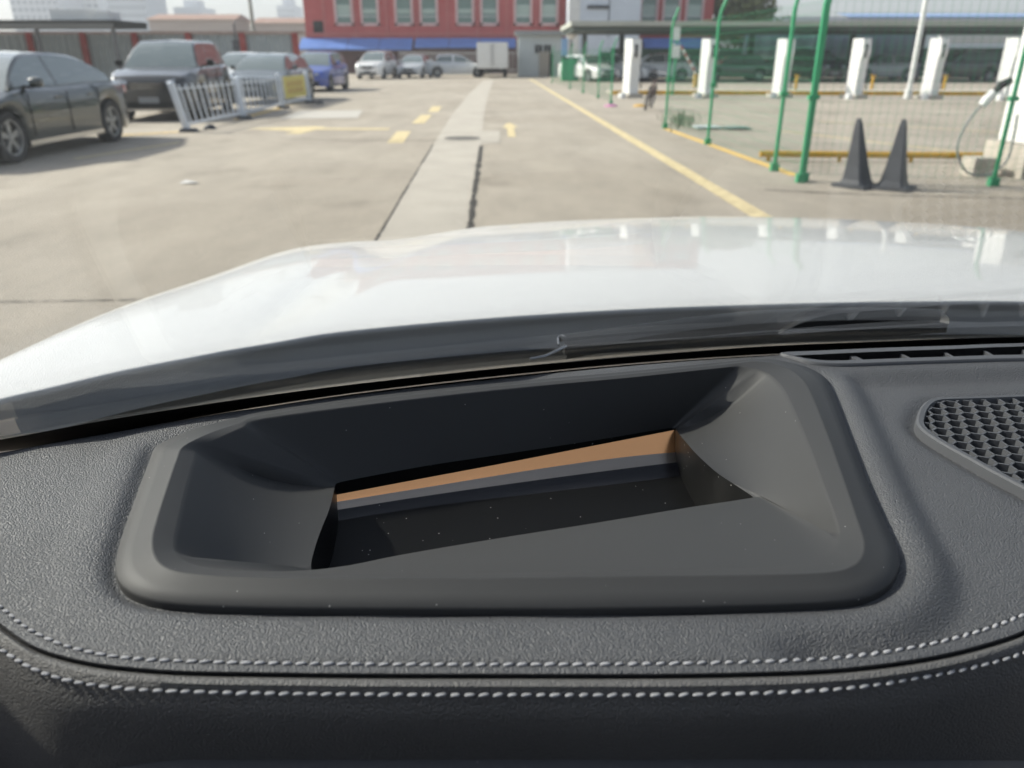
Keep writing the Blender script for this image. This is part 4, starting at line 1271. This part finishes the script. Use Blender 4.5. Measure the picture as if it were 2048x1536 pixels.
# ================================================================== CANOPY OVER THE CHARGERS' BACK ROW
YC = 47.0
ca = empty('canopy', (PY(1600, 60, YC).x, YC, 0)); tag(ca, 'long flat canopy roof across the charging yard', 'canopy')
CX = ca.location.x
zl, zh = PY(1500, 52, YC).z, PY(1500, 42, YC).z
xa, xb = PY(1142, 48, YC).x - CX, PY(2500, 48, YC).x - CX
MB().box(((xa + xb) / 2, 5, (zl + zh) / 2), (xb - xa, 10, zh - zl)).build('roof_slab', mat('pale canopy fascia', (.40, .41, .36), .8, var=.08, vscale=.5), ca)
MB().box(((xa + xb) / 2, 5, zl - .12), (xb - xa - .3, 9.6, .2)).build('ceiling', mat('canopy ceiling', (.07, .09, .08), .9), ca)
for px in (1168, 1242, 1500, 1700, 1838, 2080, 2300):
    MB().box((PY(px, 110, YC + 8).x - CX, 8, zl / 2 - .1), (.3, .3, zl - .2)).build('column', mat('dark canopy column', (.08, .10, .10), .7), ca)
# tarpaulin under the canopy
tx0, tx1 = PY(1488, 90, 58).x - CX, PY(1842, 90, 58).x - CX
rowsT = []
for j in range(5):
    z = PY(1600, 118, 58).z + (PY(1600, 56, 58).z - PY(1600, 118, 58).z) * j / 4
    rowsT.append([Vector((tx0 + (tx1 - tx0) * i / 60, 11 + .10 * math.sin(i * 1.3) + .05 * math.sin(i * 3.1 + j), z)) for i in range(61)])
tp = grid_mesh('tarpaulin', rowsT, mat('grey blue tarpaulin', (.24, .32, .40), .6, var=.2, vscale=.5), ca, True); tp['label'] = 'grey-blue tarpaulin hung under the canopy'
th = tp.modifiers.new('thick', 'SOLIDIFY'); th.thickness = .01
MB().box((PY(1960, 72, 59).x - CX, 12, PY(1960, 73, 59).z), (PY(2046, 72, 59).x - PY(1884, 72, 59).x, .15, .85)).build('white_fascia', white_metal, ca)
MB().box(((tx0 + tx1) / 2 + 4, 12.5, .95), (tx1 - tx0 + 26, .2, 1.9)).build('back_wall', mat('dark green wall', (.035, .075, .055), .9, var=.3, vscale=.6), ca)

# pale warehouse beyond
YH = 105
wh = empty('warehouse', (PY(1850, 30, YH).x, YH, 0)); tag(wh, 'pale distant warehouse with a blue roof strip above the canopy', 'building')
HX = wh.location.x
MB().box((0, 6, PY(1850, 33, YH).z / 2), (PY(2300, 30, YH).x - PY(1690, 30, YH).x, 12, PY(1850, 33, YH).z)).build('wall', mat('pale warehouse wall', (.46, .50, .56), .8), wh)
MB().add([(PY(1695, 30, YH).x - HX, -.3, PY(1800, 33, YH).z), (PY(2300, 30, YH).x - HX, -.3, PY(1800, 33, YH).z), (PY(2300, 30, YH).x - HX, 8, PY(1800, 20, YH).z), (PY(1720, 30, YH).x - HX, 8, PY(1800, 20, YH).z),
          (PY(1695, 30, YH).x - HX, -.3, PY(1800, 33, YH).z - .2), (PY(2300, 30, YH).x - HX, -.3, PY(1800, 33, YH).z - .2)], [(0, 1, 2, 3), (4, 5, 1, 0)]).build('roof', mat('blue roof sheet', (.20, .30, .50), .5), wh)

# ================================================================== CHARGING YARD
screen = mat('dark display', (.015, .017, .02), .15)
grey_vent = mat('grey louvre', (.36, .37, .37), .5)
def charger(px, py, label, H=1.95, sc=1.0, rz=R(28), near=False):
    g_ = G(px, py)
    t = empty('charging_post', g_, rz); tag(t, label, 'charger', 'charging posts')
    w, d = .40 * sc, .42 * sc
    MB().box((0, 0, .07), (.62 * sc, .72 * sc, .14)).build('plinth', concrete_pale, t)
    pr = [(0, .14), (.02, .35), (.0, 1.2 * H / 1.95), (-.05, 1.55 * H / 1.95), (-.01, H)]
    mbq = MB(); rings_ = []
    for off_, z in pr: rings_.append([Vector((-w / 2, -d / 2 + off_, z)), Vector((w / 2, -d / 2 + off_, z)), Vector((w / 2, d / 2, z)), Vector((-w / 2, d / 2, z))])
    for i in range(len(rings_) - 1):
        for k in range(4): mbq.add([rings_[i][k], rings_[i][(k + 1) % 4], rings_[i + 1][(k + 1) % 4], rings_[i + 1][k]], [(0, 1, 2, 3)])
    mbq.add(rings_[-1], [(0, 1, 2, 3)])
    body = mbq.build('body', white_metal, t)
    bv = body.modifiers.new('bevel', 'BEVEL'); bv.width = .02; bv.segments = 2
    MB().box((-.02, -d / 2 - .045, H * .80), (.11 * sc, .02, .42)).build('display', screen, t)
    mbv = MB()
    for k in range(9): mbv.box((w / 2 + .008, .02, .55 + k * .085), (.016, d * .62, .045))
    mbv.build('side_louvre', grey_vent, t)
    MB().box((w / 2 + .06, -.05, H * .62), (.12, .14, .24)).build('plug_holster', grey_vent, t)
    mbq = MB().tube([(w / 2 + .10, -.06, H * .60), (w / 2 + .16, -.14, H * .40), (w / 2 + .12, -.2, .3), (w / 2 + .05, -.1, .45), (w / 2 + .02, .05, .6)], .022, 8)
    mbq.build('cable', rubber, t, True)
    MB().lathe([(0, .20), (.10, .18), (.13, .08), (.13, 0)], 12, c=(-.50 * sc, -.22 * sc, .0)).build('foot_guard', white_metal, t, True)
    return t
spots = [(1262, 190, 'white charging post farthest left, by the fence gap'), (1412, 190, 'white charging post second from the left, behind the fence gap'), (1560, 190, 'white charging post between two green fence posts'), (1708, 192, 'white charging post above the dark traffic cones'),
         (1858, 193, 'white charging post just right of the white lamp post'), (2006, 195, 'white charging post above the hanging charging plug')]
for px, py, lb in spots: charger(px - 2, py + 5, lb)
# kerb with yellow edge
k0, k1 = G(1225, 189), G(2500, 193)
kb = MB(); dk = (k1 - k0).normalized()
nk = 24
kerb = empty('kerb', (k0.x, k0.y, 0)); tag(kerb, 'long yellow painted kerb under the white charging posts', 'kerb')
ln = (k1 - k0).length / nk
for k in range(nk):
    c_ = k0.lerp(k1, (k + .5) / nk) - k0
    MB().box((c_.x, c_.y - .05, .075), (ln - .02, .16, .15)).build('kerb_stone', yellow_pipe, kerb)
MB().box(((k1 - k0).x / 2, .95, .055), ((k1 - k0).length, 1.8, .11)).build('kerb_island', concrete_pale, kerb)
for i, px in enumerate((1590, 1742, 1886)):
    g_ = G(px, 184)
    b_ = MB().tube([(0, 0, 0), (0, 0, .62)], .06, 10).build('yellow_bollard', yellow_pipe, None, True); b_.location = g_
    MB().box((0, 0, .64), (.2, .1, .05)).build('bollard_cap', yellow_pipe, b_)
    tag(b_, ('short yellow bollard left of the post above the cones', 'short yellow bollard left of the white lamp post', 'short yellow bollard right of the white lamp post')[i], 'bollard', 'yellow bollards')
lm = empty('lamp_post', G(1815, 197)); tag(lm, 'white lamp post among the charging posts', 'lamp post')
MB().tube([(0, 0, 0), (0, 0, .3)], .14, 10).build('base', white_metal, lm, True)
MB().tube([(0, 0, .3), (0, 0, 3.35)], .085, 10).build('shaft', white_metal, lm, True)
MB().box((.12, 0, 3.36), (.42, .14, .09)).build('cross_arm', white_metal, lm)
MB().box((.38, -.05, 3.46), (.16, .2, .16)).build('camera_head', white_metal, lm)

# yellow wheel-stop pipe
pa, pb = G(1518, 322), G(1980, 326)
ws2 = empty('wheel_stop', pa); tag(ws2, 'low yellow pipe wheel stop behind the green fence', 'wheel stop')
MB().tube([(0, 0, .10), pb - pa + Vector((0, 0, .10))], .045, 10).build('pipe', yellow_pipe, ws2, True)
for t in (.04, .35, .66, .96):
    p = (pb - pa) * t
    MB().tube([p, p + Vector((0, 0, .08))], .03, 8).build('pipe_leg', yellow_pipe, ws2, True)

# parked cars behind the chargers
for px, py, col, lb, hd, st, hh in (
    (1178, 163, (.74, .74, .73), 'white car behind the green fence at the lane end', FACE + .5, 'sedan', 1.46),
    (1245, 162, (.70, .71, .72), 'white car just left of the first charging post', FACE + .9, 'sedan', 1.46),
    (1318, 162, (.68, .70, .71), 'white hatchback right of the first charging post', R(185), 'hatch', 1.52),
    (1475, 162, (.05, .07, .06), 'dark saloon behind the second charging post', R(180), 'sedan', 1.45),
    (1640, 163, (.03, .04, .04), 'black people carrier in front of the tarpaulin', FACE + .15, 'suv', 1.72),
    (1772, 162, (.40, .42, .43), 'grey saloon behind the white lamp post', R(184), 'sedan', 1.45),
    (1935, 163, (.035, .045, .04), 'dark estate between the two rightmost charging posts', R(178), 'suv', 1.66)):
    g_ = G(px, py)
    make_car('parked_car', lb, (g_.x, g_.y + 1.0, 0), hd, col, L=4.5, W=1.8, H=hh, wb=2.65, style=st, group='cars behind the charging posts')

# ================================================================== GREEN MESH FENCE
fposts = [(1600, 365), (1548, 342), (1415, 289), (1330, 257)]
fposts2 = [(1222, 208), (1196, 196), (1166, 186), (1140, 178), (1104, 166)]
gf = empty('mesh_fence', G(1600, 365)); tag(gf, 'tall green wire mesh fence along the near charging bays', 'fence')
gf2 = empty('mesh_fence', G(1222, 208)); tag(gf2, 'green wire mesh fence farther off, beyond the gap', 'fence')
def fence(root, bases, hgt, bend=True, wire_v=.09, wire_h=.12):
    O = Vector(root.location)
    for b_ in bases:
        l_ = b_ - O
        o = MB().tube([l_, l_ + Vector((0, 0, hgt * .84)), l_ + Vector((.02, .0, hgt * .90)), l_ + Vector((.10, .0, hgt))], .025, 10).build('fence_post', green_paint, root, True)
        MB().box(l_ + Vector((0, 0, hgt * .42)), (.09, .07, .05)).build('post_clamp', green_paint, o)
        MB().box(l_ + Vector((0, 0, .05)), (.10, .09, .10)).build('post_clamp', green_paint, o)
    for a, b in zip(bases, bases[1:]):
        mbf = MB(); a_l, b_l = a - O, b - O; n_ = max(2, int((b - a).length / wire_v)); hh = hgt * .86
        for k in range(1, n_):
            p = a_l.lerp(b_l, k / n_); mbf.bar(p + Vector((0, 0, .08)), p + Vector((0, 0, hh)), .0024, .0024, up=Vector((0, 1, 0)))
        m_ = int(hh / wire_h)
        for k in range(m_ + 1):
            z = .08 + (hh - .08) * k / m_
            mbf.bar(a_l + Vector((0, 0, z)), b_l + Vector((0, 0, z)), .0024, .0024)
        w_o = mbf.build('wire_mesh', green_paint, root); w_o['kind'] = 'stuff'
        
fence(gf, [G(*p) for p in fposts], 2.28)
fence(gf2, [G(*p) for p in fposts2], 1.9, wire_v=.10, wire_h=.2)
gf3 = empty('mesh_fence', G(1600, 368)); tag(gf3, 'green wire mesh fence return running right behind the cones', 'fence')
fence(gf3, [G(1606, 362), G(1985, 372), G(2400, 384)], 2.28)

# cones
for i, (px, py, lean) in enumerate(((1713, 374, -.13), (1785, 378, -.02))):
    c = empty('traffic_cone', G(px, py)); tag(c, ('dark grey four-sided cone on the left of the pair', 'dark grey four-sided cone leaning right, right of the pair')[i], 'cone', 'dark traffic cones')
    rzc = R(36 + 14 * i); c.rotation_euler = (0, 0, rzc)
    MB().box((0, 0, .02), (.40, .40, .04)).build('base', dark_grey, c)
    mbc = MB(); prof = [(.15, .04), (.125, .10), (.098, .25), (.064, .50), (.036, .72), (.02, .79), (.0, .80)]
    rg = []
    for r_, z in prof:
        ring_ = []
        for k in range(4):
            for da in (-6, 6):
                a = R(45 + 90 * k + da); ring_.append(Vector((r_ * math.cos(a) * 1.25, r_ * math.sin(a) * 1.25, z)))
        rg.append(ring_)
    for i_ in range(len(rg) - 1):
        for k in range(8): mbc.add([rg[i_][k], rg[i_][(k + 1) % 8], rg[i_ + 1][(k + 1) % 8], rg[i_ + 1][k]], [(0, 1, 2, 3)])
    for v_ in mbc.v:
        sh_ = Matrix.Rotation(-rzc, 3, 'Z') @ Vector((lean * v_.z, 0, 0)); v_ += sh_; v_.z *= .95
    mbc.build('cone_body', dark_grey, c)

# near charger at the right edge with plug and looped cable
nc = empty('charging_post', G(2062, 356)); tag(nc, 'big white charging post cut by the right edge, cable looped beside it', 'charger', 'charging posts')
nc.rotation_euler = (0, 0, 0)
MB().box((.12, .35, .19), (.62, .9, .38)).build('plinth', concrete_pale, nc)
b_ = MB().box((.12, .35, 1.16), (.52, .62, 1.55)).build('body', white_metal, nc)
bv = b_.modifiers.new('bevel', 'BEVEL'); bv.width = .03; bv.segments = 3
MB().box((.14, .02, 1.5), (.2, .03, .3)).build('display', screen, nc)
NO = Vector(nc.location)
YN = NO.y - .05
def cpt(px, py, dy=0): p = PY(px, py, YN + dy); return p - NO
cab = [cpt(2035, 230), cpt(2026, 280), cpt(2014, 320, -.05), cpt(1985, 346, -.1), cpt(1950, 350, -.12), cpt(1928, 338, -.12), cpt(1915, 305, -.1), cpt(1918, 280, -.08), cpt(1932, 250, -.06), cpt(1950, 225, -.03), cpt(1966, 208)]
MB().tube(resample(cab, 6, False), .014, 8).build('charging_cable', mat('grey cable', (.22, .24, .23), .6), nc, True)
MB().tube([cpt(1964, 212), cpt(1975, 198), cpt(1988, 184)], [.05, .055, .045], 10).build('plug', white_metal, nc, True)
MB().tube([cpt(1986, 186), cpt(2004, 170), cpt(2022, 160)], [.03, .045, .04], 10).build('plug_handle', rubber, nc, True)
MB().tube([cpt(1990, 178), cpt(1998, 166), cpt(2010, 160)], [.012, .012, .012], 8).build('plug_trigger', rubber, nc, True)
MB().box(cpt(1985, 340) + Vector((0, .3, -.05)), (.30, .3, .34)).build('wheel_guard', concrete_pale, nc)

# sign on post and striped barrier arm in the gap
sg = empty('gate_sign', G(1344, 190)); tag(sg, 'white gate sign in two boards beside a red and white arm', 'sign')
so = Vector(sg.location)
for py0, py1 in ((54, 80), (86, 116)):
    a, b = PY(1351, py0, so.y), PY(1351, py1, so.y)
    MB().box(((a.x + b.x) / 2 - so.x, -.02, (a.z + b.z) / 2), (.34, .05, a.z - b.z)).build('sign_board', white_metal, sg)
MB().tube([(0, 0.02, 0), (.06, .02, PY(1351, 54, so.y).z)], .04, 8).build('sign_post', green_paint, sg, True)
MB().box((.1, -.05, PY(1351, 89, so.y).z), (.3, .03, .06)).build('sign_band', mat('blue band', (.05, .12, .4), .5), sg)
arm = empty('gate_barrier', G(1392, 175)); tag(arm, 'raised red and white striped barrier arm beside the gate sign', 'gate barrier')
ao = Vector(arm.location); p0, p1 = PY(1392, 148, ao.y) - ao, PY(1362, 92, ao.y) - ao
MB().box((0, 0, p0.z / 2), (.28, .28, p0.z)).build('gate_motor', mat('barrier box', (.45, .30, .08), .5), arm)
for k in range(8):
    MB().bar(p0.lerp(p1, k / 8), p0.lerp(p1, (k + 1) / 8), .07, .10).build('arm_stripe', mat('barrier red', (.40, .08, .07), .6) if k % 2 else white_metal, arm)

# bicycle lying against the fence end
def bicycle(px, py, label, rz, lean, col):
    t = empty('bicycle', G(px, py)); tag(t, label, 'bicycle')
    t.rotation_euler = (lean, 0, rz)
    for wx in (-.5, .5):
        w_ = MB(); w_.tube([(.31 * math.cos(2 * math.pi * k / 20) + wx, 0, .33 + .31 * math.sin(2 * math.pi * k / 20)) for k in range(21)], .02, 6)
        wo = w_.build('bike_wheel', tyre_mat, t, True)
        sm_ = MB()
        for k in range(8):
            a = math.pi * k / 8
            sm_.bar((wx - .3 * math.cos(a), 0, .33 - .3 * math.sin(a)), (wx + .3 * math.cos(a), 0, .33 + .3 * math.sin(a)), .004)
        sm_.build('spokes', steel, wo)
    fm = MB()
    for a, b in (((-.5, 0, .33), (-.1, 0, .30)), ((-.1, 0, .30), (-.2, 0, .80)), ((-.2, 0, .75), (-.5, 0, .33)), ((-.1, 0, .30), (.35, 0, .75)), ((-.18, 0, .72), (.33, 0, .82)), ((.33, 0, .85), (.5, 0, .33))): fm.tube([a, b], .018, 6)
    fm.build('bike_frame', mat('bike_' + label[:6], col, .5), t, True)
    MB().box((-.22, 0, .86), (.26, .14, .06)).build('saddle', rubber, t)
    MB().tube([(.25, -.25, 1.0), (.33, 0, .98), (.25, .25, 1.0)], .016, 6).build('handlebar', steel, t, True)
bicycle(1296, 219, 'dark bicycle parked in the fence gap', R(72), R(10), (.10, .06, .05))
# weeds and flattened plastic at the foot of the fence
rw = random.Random(5); vs, fs = [], []
for _ in range(130):
    g_ = G(rw.gauss(1362, 16), rw.gauss(246, 7)); h_ = rw.uniform(.05, .28); a_w = rw.uniform(0, 6.28); d_ = Vector((math.cos(a_w), math.sin(a_w), 0)) * rw.uniform(.03, .12)
    w_v = Vector((-d_.y, d_.x, 0)).normalized() * .012; k = len(vs)
    vs += [g_ - w_v, g_ + w_v, g_ + d_ * .6 + Vector((0, 0, h_ * .7)) + w_v, g_ + d_ + Vector((0, 0, h_)), g_ + d_ * .6 + Vector((0, 0, h_ * .7)) - w_v]; fs.append((k, k + 1, k + 2, k + 3, k + 4))
tag(link_mesh('weeds', vs, fs, mat('weed green', (.17, .20, .13), .8, var=.4, vscale=5)), None, None, kind='stuff')
for px, py, col, lb in ((1412, 257, (.55, .62, .60), 'pale crumpled plastic sheet behind the third fence post'), (1470, 258, (.22, .30, .26), 'flat greenish sheet on the ground behind the fence')):
    g_ = G(px, py); rws = []
    for j in range(6): rws.append([g_ + Vector(((i - 5) * .055, (j - 2.5) * .11, .01 + abs(.05 * math.sin(i * 1.7 + j * 2.1)))) for i in range(11)])
    o = grid_mesh('plastic_sheet', rws, mat('sheet_%d' % px, col, .5), None, True); tag(o, lb, 'litter'); so_ = o.modifiers.new('thick', 'SOLIDIFY'); so_.thickness = .004
for px, py, col, lb in ((1222, 213, (.55, .20, .40), 'pink rag on the ground at the end of the far fence'), (1280, 213, (.60, .35, .05), 'small orange scrap on the ground left of the dark bicycle')):
    o = MB().lathe([(0, .10), (.08, .09), (.16, .04), (.18, 0)], 8).build('scrap', mat('scrap_' + lb[:4], col, .8), None, True); o.location = G(px, py); o.scale = (1.2, .7, .7); tag(o, lb, 'litter')

# green bins and boards by the far fence
gb = empty('green_skip', (PY(1180, 140, 50).x, 50, 0)); tag(gb, 'stack of green bins beyond the far mesh fence', 'bin')
MB().box((-1.2, 0, .6), (1.0, .8, 1.2)).build('bin_body', green_paint, gb)
MB().box((.9, .4, .8), (.7, .7, 1.6)).build('bin_tall', mat('dark green sheet', (.015, .12, .06), .6), gb)
MB().box((-1.2, 0, 1.25), (1.1, .9, .1)).build('bin_lid', mat('dark green sheet', (.015, .12, .06), .6), gb)
bs = empty('information_board', (PY(1128, 140, 52).x, 52, 0)); tag(bs, 'narrow blue board on a post beside the gatehouse', 'sign')
MB().box((0, 0, 1.9), (.4, .06, 1.0)).build('board', mat('pale blue board', (.25, .42, .68), .5), bs)
MB().box((0, .05, .8), (.12, .06, 1.6)).build('board_post', dark_grey, bs)
gl_ = empty('wall_lantern', (PY(1143, 66, 55).x, 55, 0)); tag(gl_, 'round white globe lamp on a thin post at the canopy corner', 'lamp')
MB().lathe([(0, .38), (.2, .32), (.34, .15), (.38, 0), (.34, -.15), (.2, -.32), (0, -.38)], 16, c=(0, 0, PY(1143, 66, 55).z)).build('globe', white_metal, gl_, True)
MB().tube([(0, .1, 0), (0, .1, PY(1143, 66, 55).z - .2)], .06, 8).build('globe_post', dark_grey, gl_, True)

# ================================================================== TREE BEHIND THE CANOPY
def tree(px, Y, height, rad, label, seed):
    rnd = random.Random(seed)
    t = empty('broadleaf_tree', (PY(px, 60, Y).x, Y, 0)); tag(t, label, 'tree')
    mbt = MB(); mbt.tube([(0, 0, 0), (.1, 0, height * .3), (0, .1, height * .6), (.1, 0, height * .9)], [.28, .2, .13, .04], 8)
    for k in range(7):
        a = rnd.uniform(0, 6.28); z0 = height * rnd.uniform(.3, .6)
        mbt.tube([(0, 0, z0), (math.cos(a) * rad * .4, math.sin(a) * rad * .4, z0 + height * .12), (math.cos(a) * rad * .8, math.sin(a) * rad * .8, z0 + height * .22)], [.09, .06, .025], 6)
    mbt.build('trunk', mat('bark', (.09, .07, .05), .9), t, True)
    vs, fs = [], []
    clumps = [(Vector((rnd.gauss(0, .42) * rad, rnd.gauss(0, .42) * rad, height * rnd.uniform(.42, 1.0))), rnd.uniform(.28, .55) * rad) for _ in range(34)]
    for c_, r_ in clumps:
        for _ in range(300):
            d = Vector((rnd.gauss(0, 1), rnd.gauss(0, 1), rnd.gauss(0, 1))).normalized() * r_ * rnd.uniform(.55, 1.05)
            p = c_ + d; n_ = Vector((rnd.gauss(0, 1), rnd.gauss(0, 1), rnd.gauss(0, 1) + .6)).normalized()
            u_ = n_.orthogonal().normalized(); v_ = n_.cross(u_); s_ = rnd.uniform(.12, .2)
            k = len(vs); vs += [p - u_ * s_, p - v_ * s_ * .6, p + u_ * s_, p + v_ * s_ * .6]; fs.append((k, k + 1, k + 2, k + 3))
    lm_ = mat('leaf_green', (.115, .14, .035), .6, var=.5, vscale=1.2)
    cr = link_mesh('crown', vs, fs, lm_, t)
    return t
tree(1487, 74, 6.2, 3.1, 'olive green tree rising over the canopy right of the red building', 3)

# ================================================================== HAZE
hz = MB().box((0, 440, 47), (1700, 1000, 100)).build('haze', black_mat)
hm = bpy.data.materials.new('haze air'); hm.use_nodes = True
hn = hm.node_tree; hn.nodes.remove(hn.nodes['Principled BSDF'])
pv = hn.nodes.new('ShaderNodeVolumePrincipled'); pv.inputs['Color'].default_value = (.92, .95, 1, 1); pv.inputs['Density'].default_value = .0011; pv.inputs['Anisotropy'].default_value = .2
hn.links.new(pv.outputs[0], hn.nodes['Material Output'].inputs['Volume'])
hz.data.materials[0] = hm
tag(hz, None, None, kind='stuff')
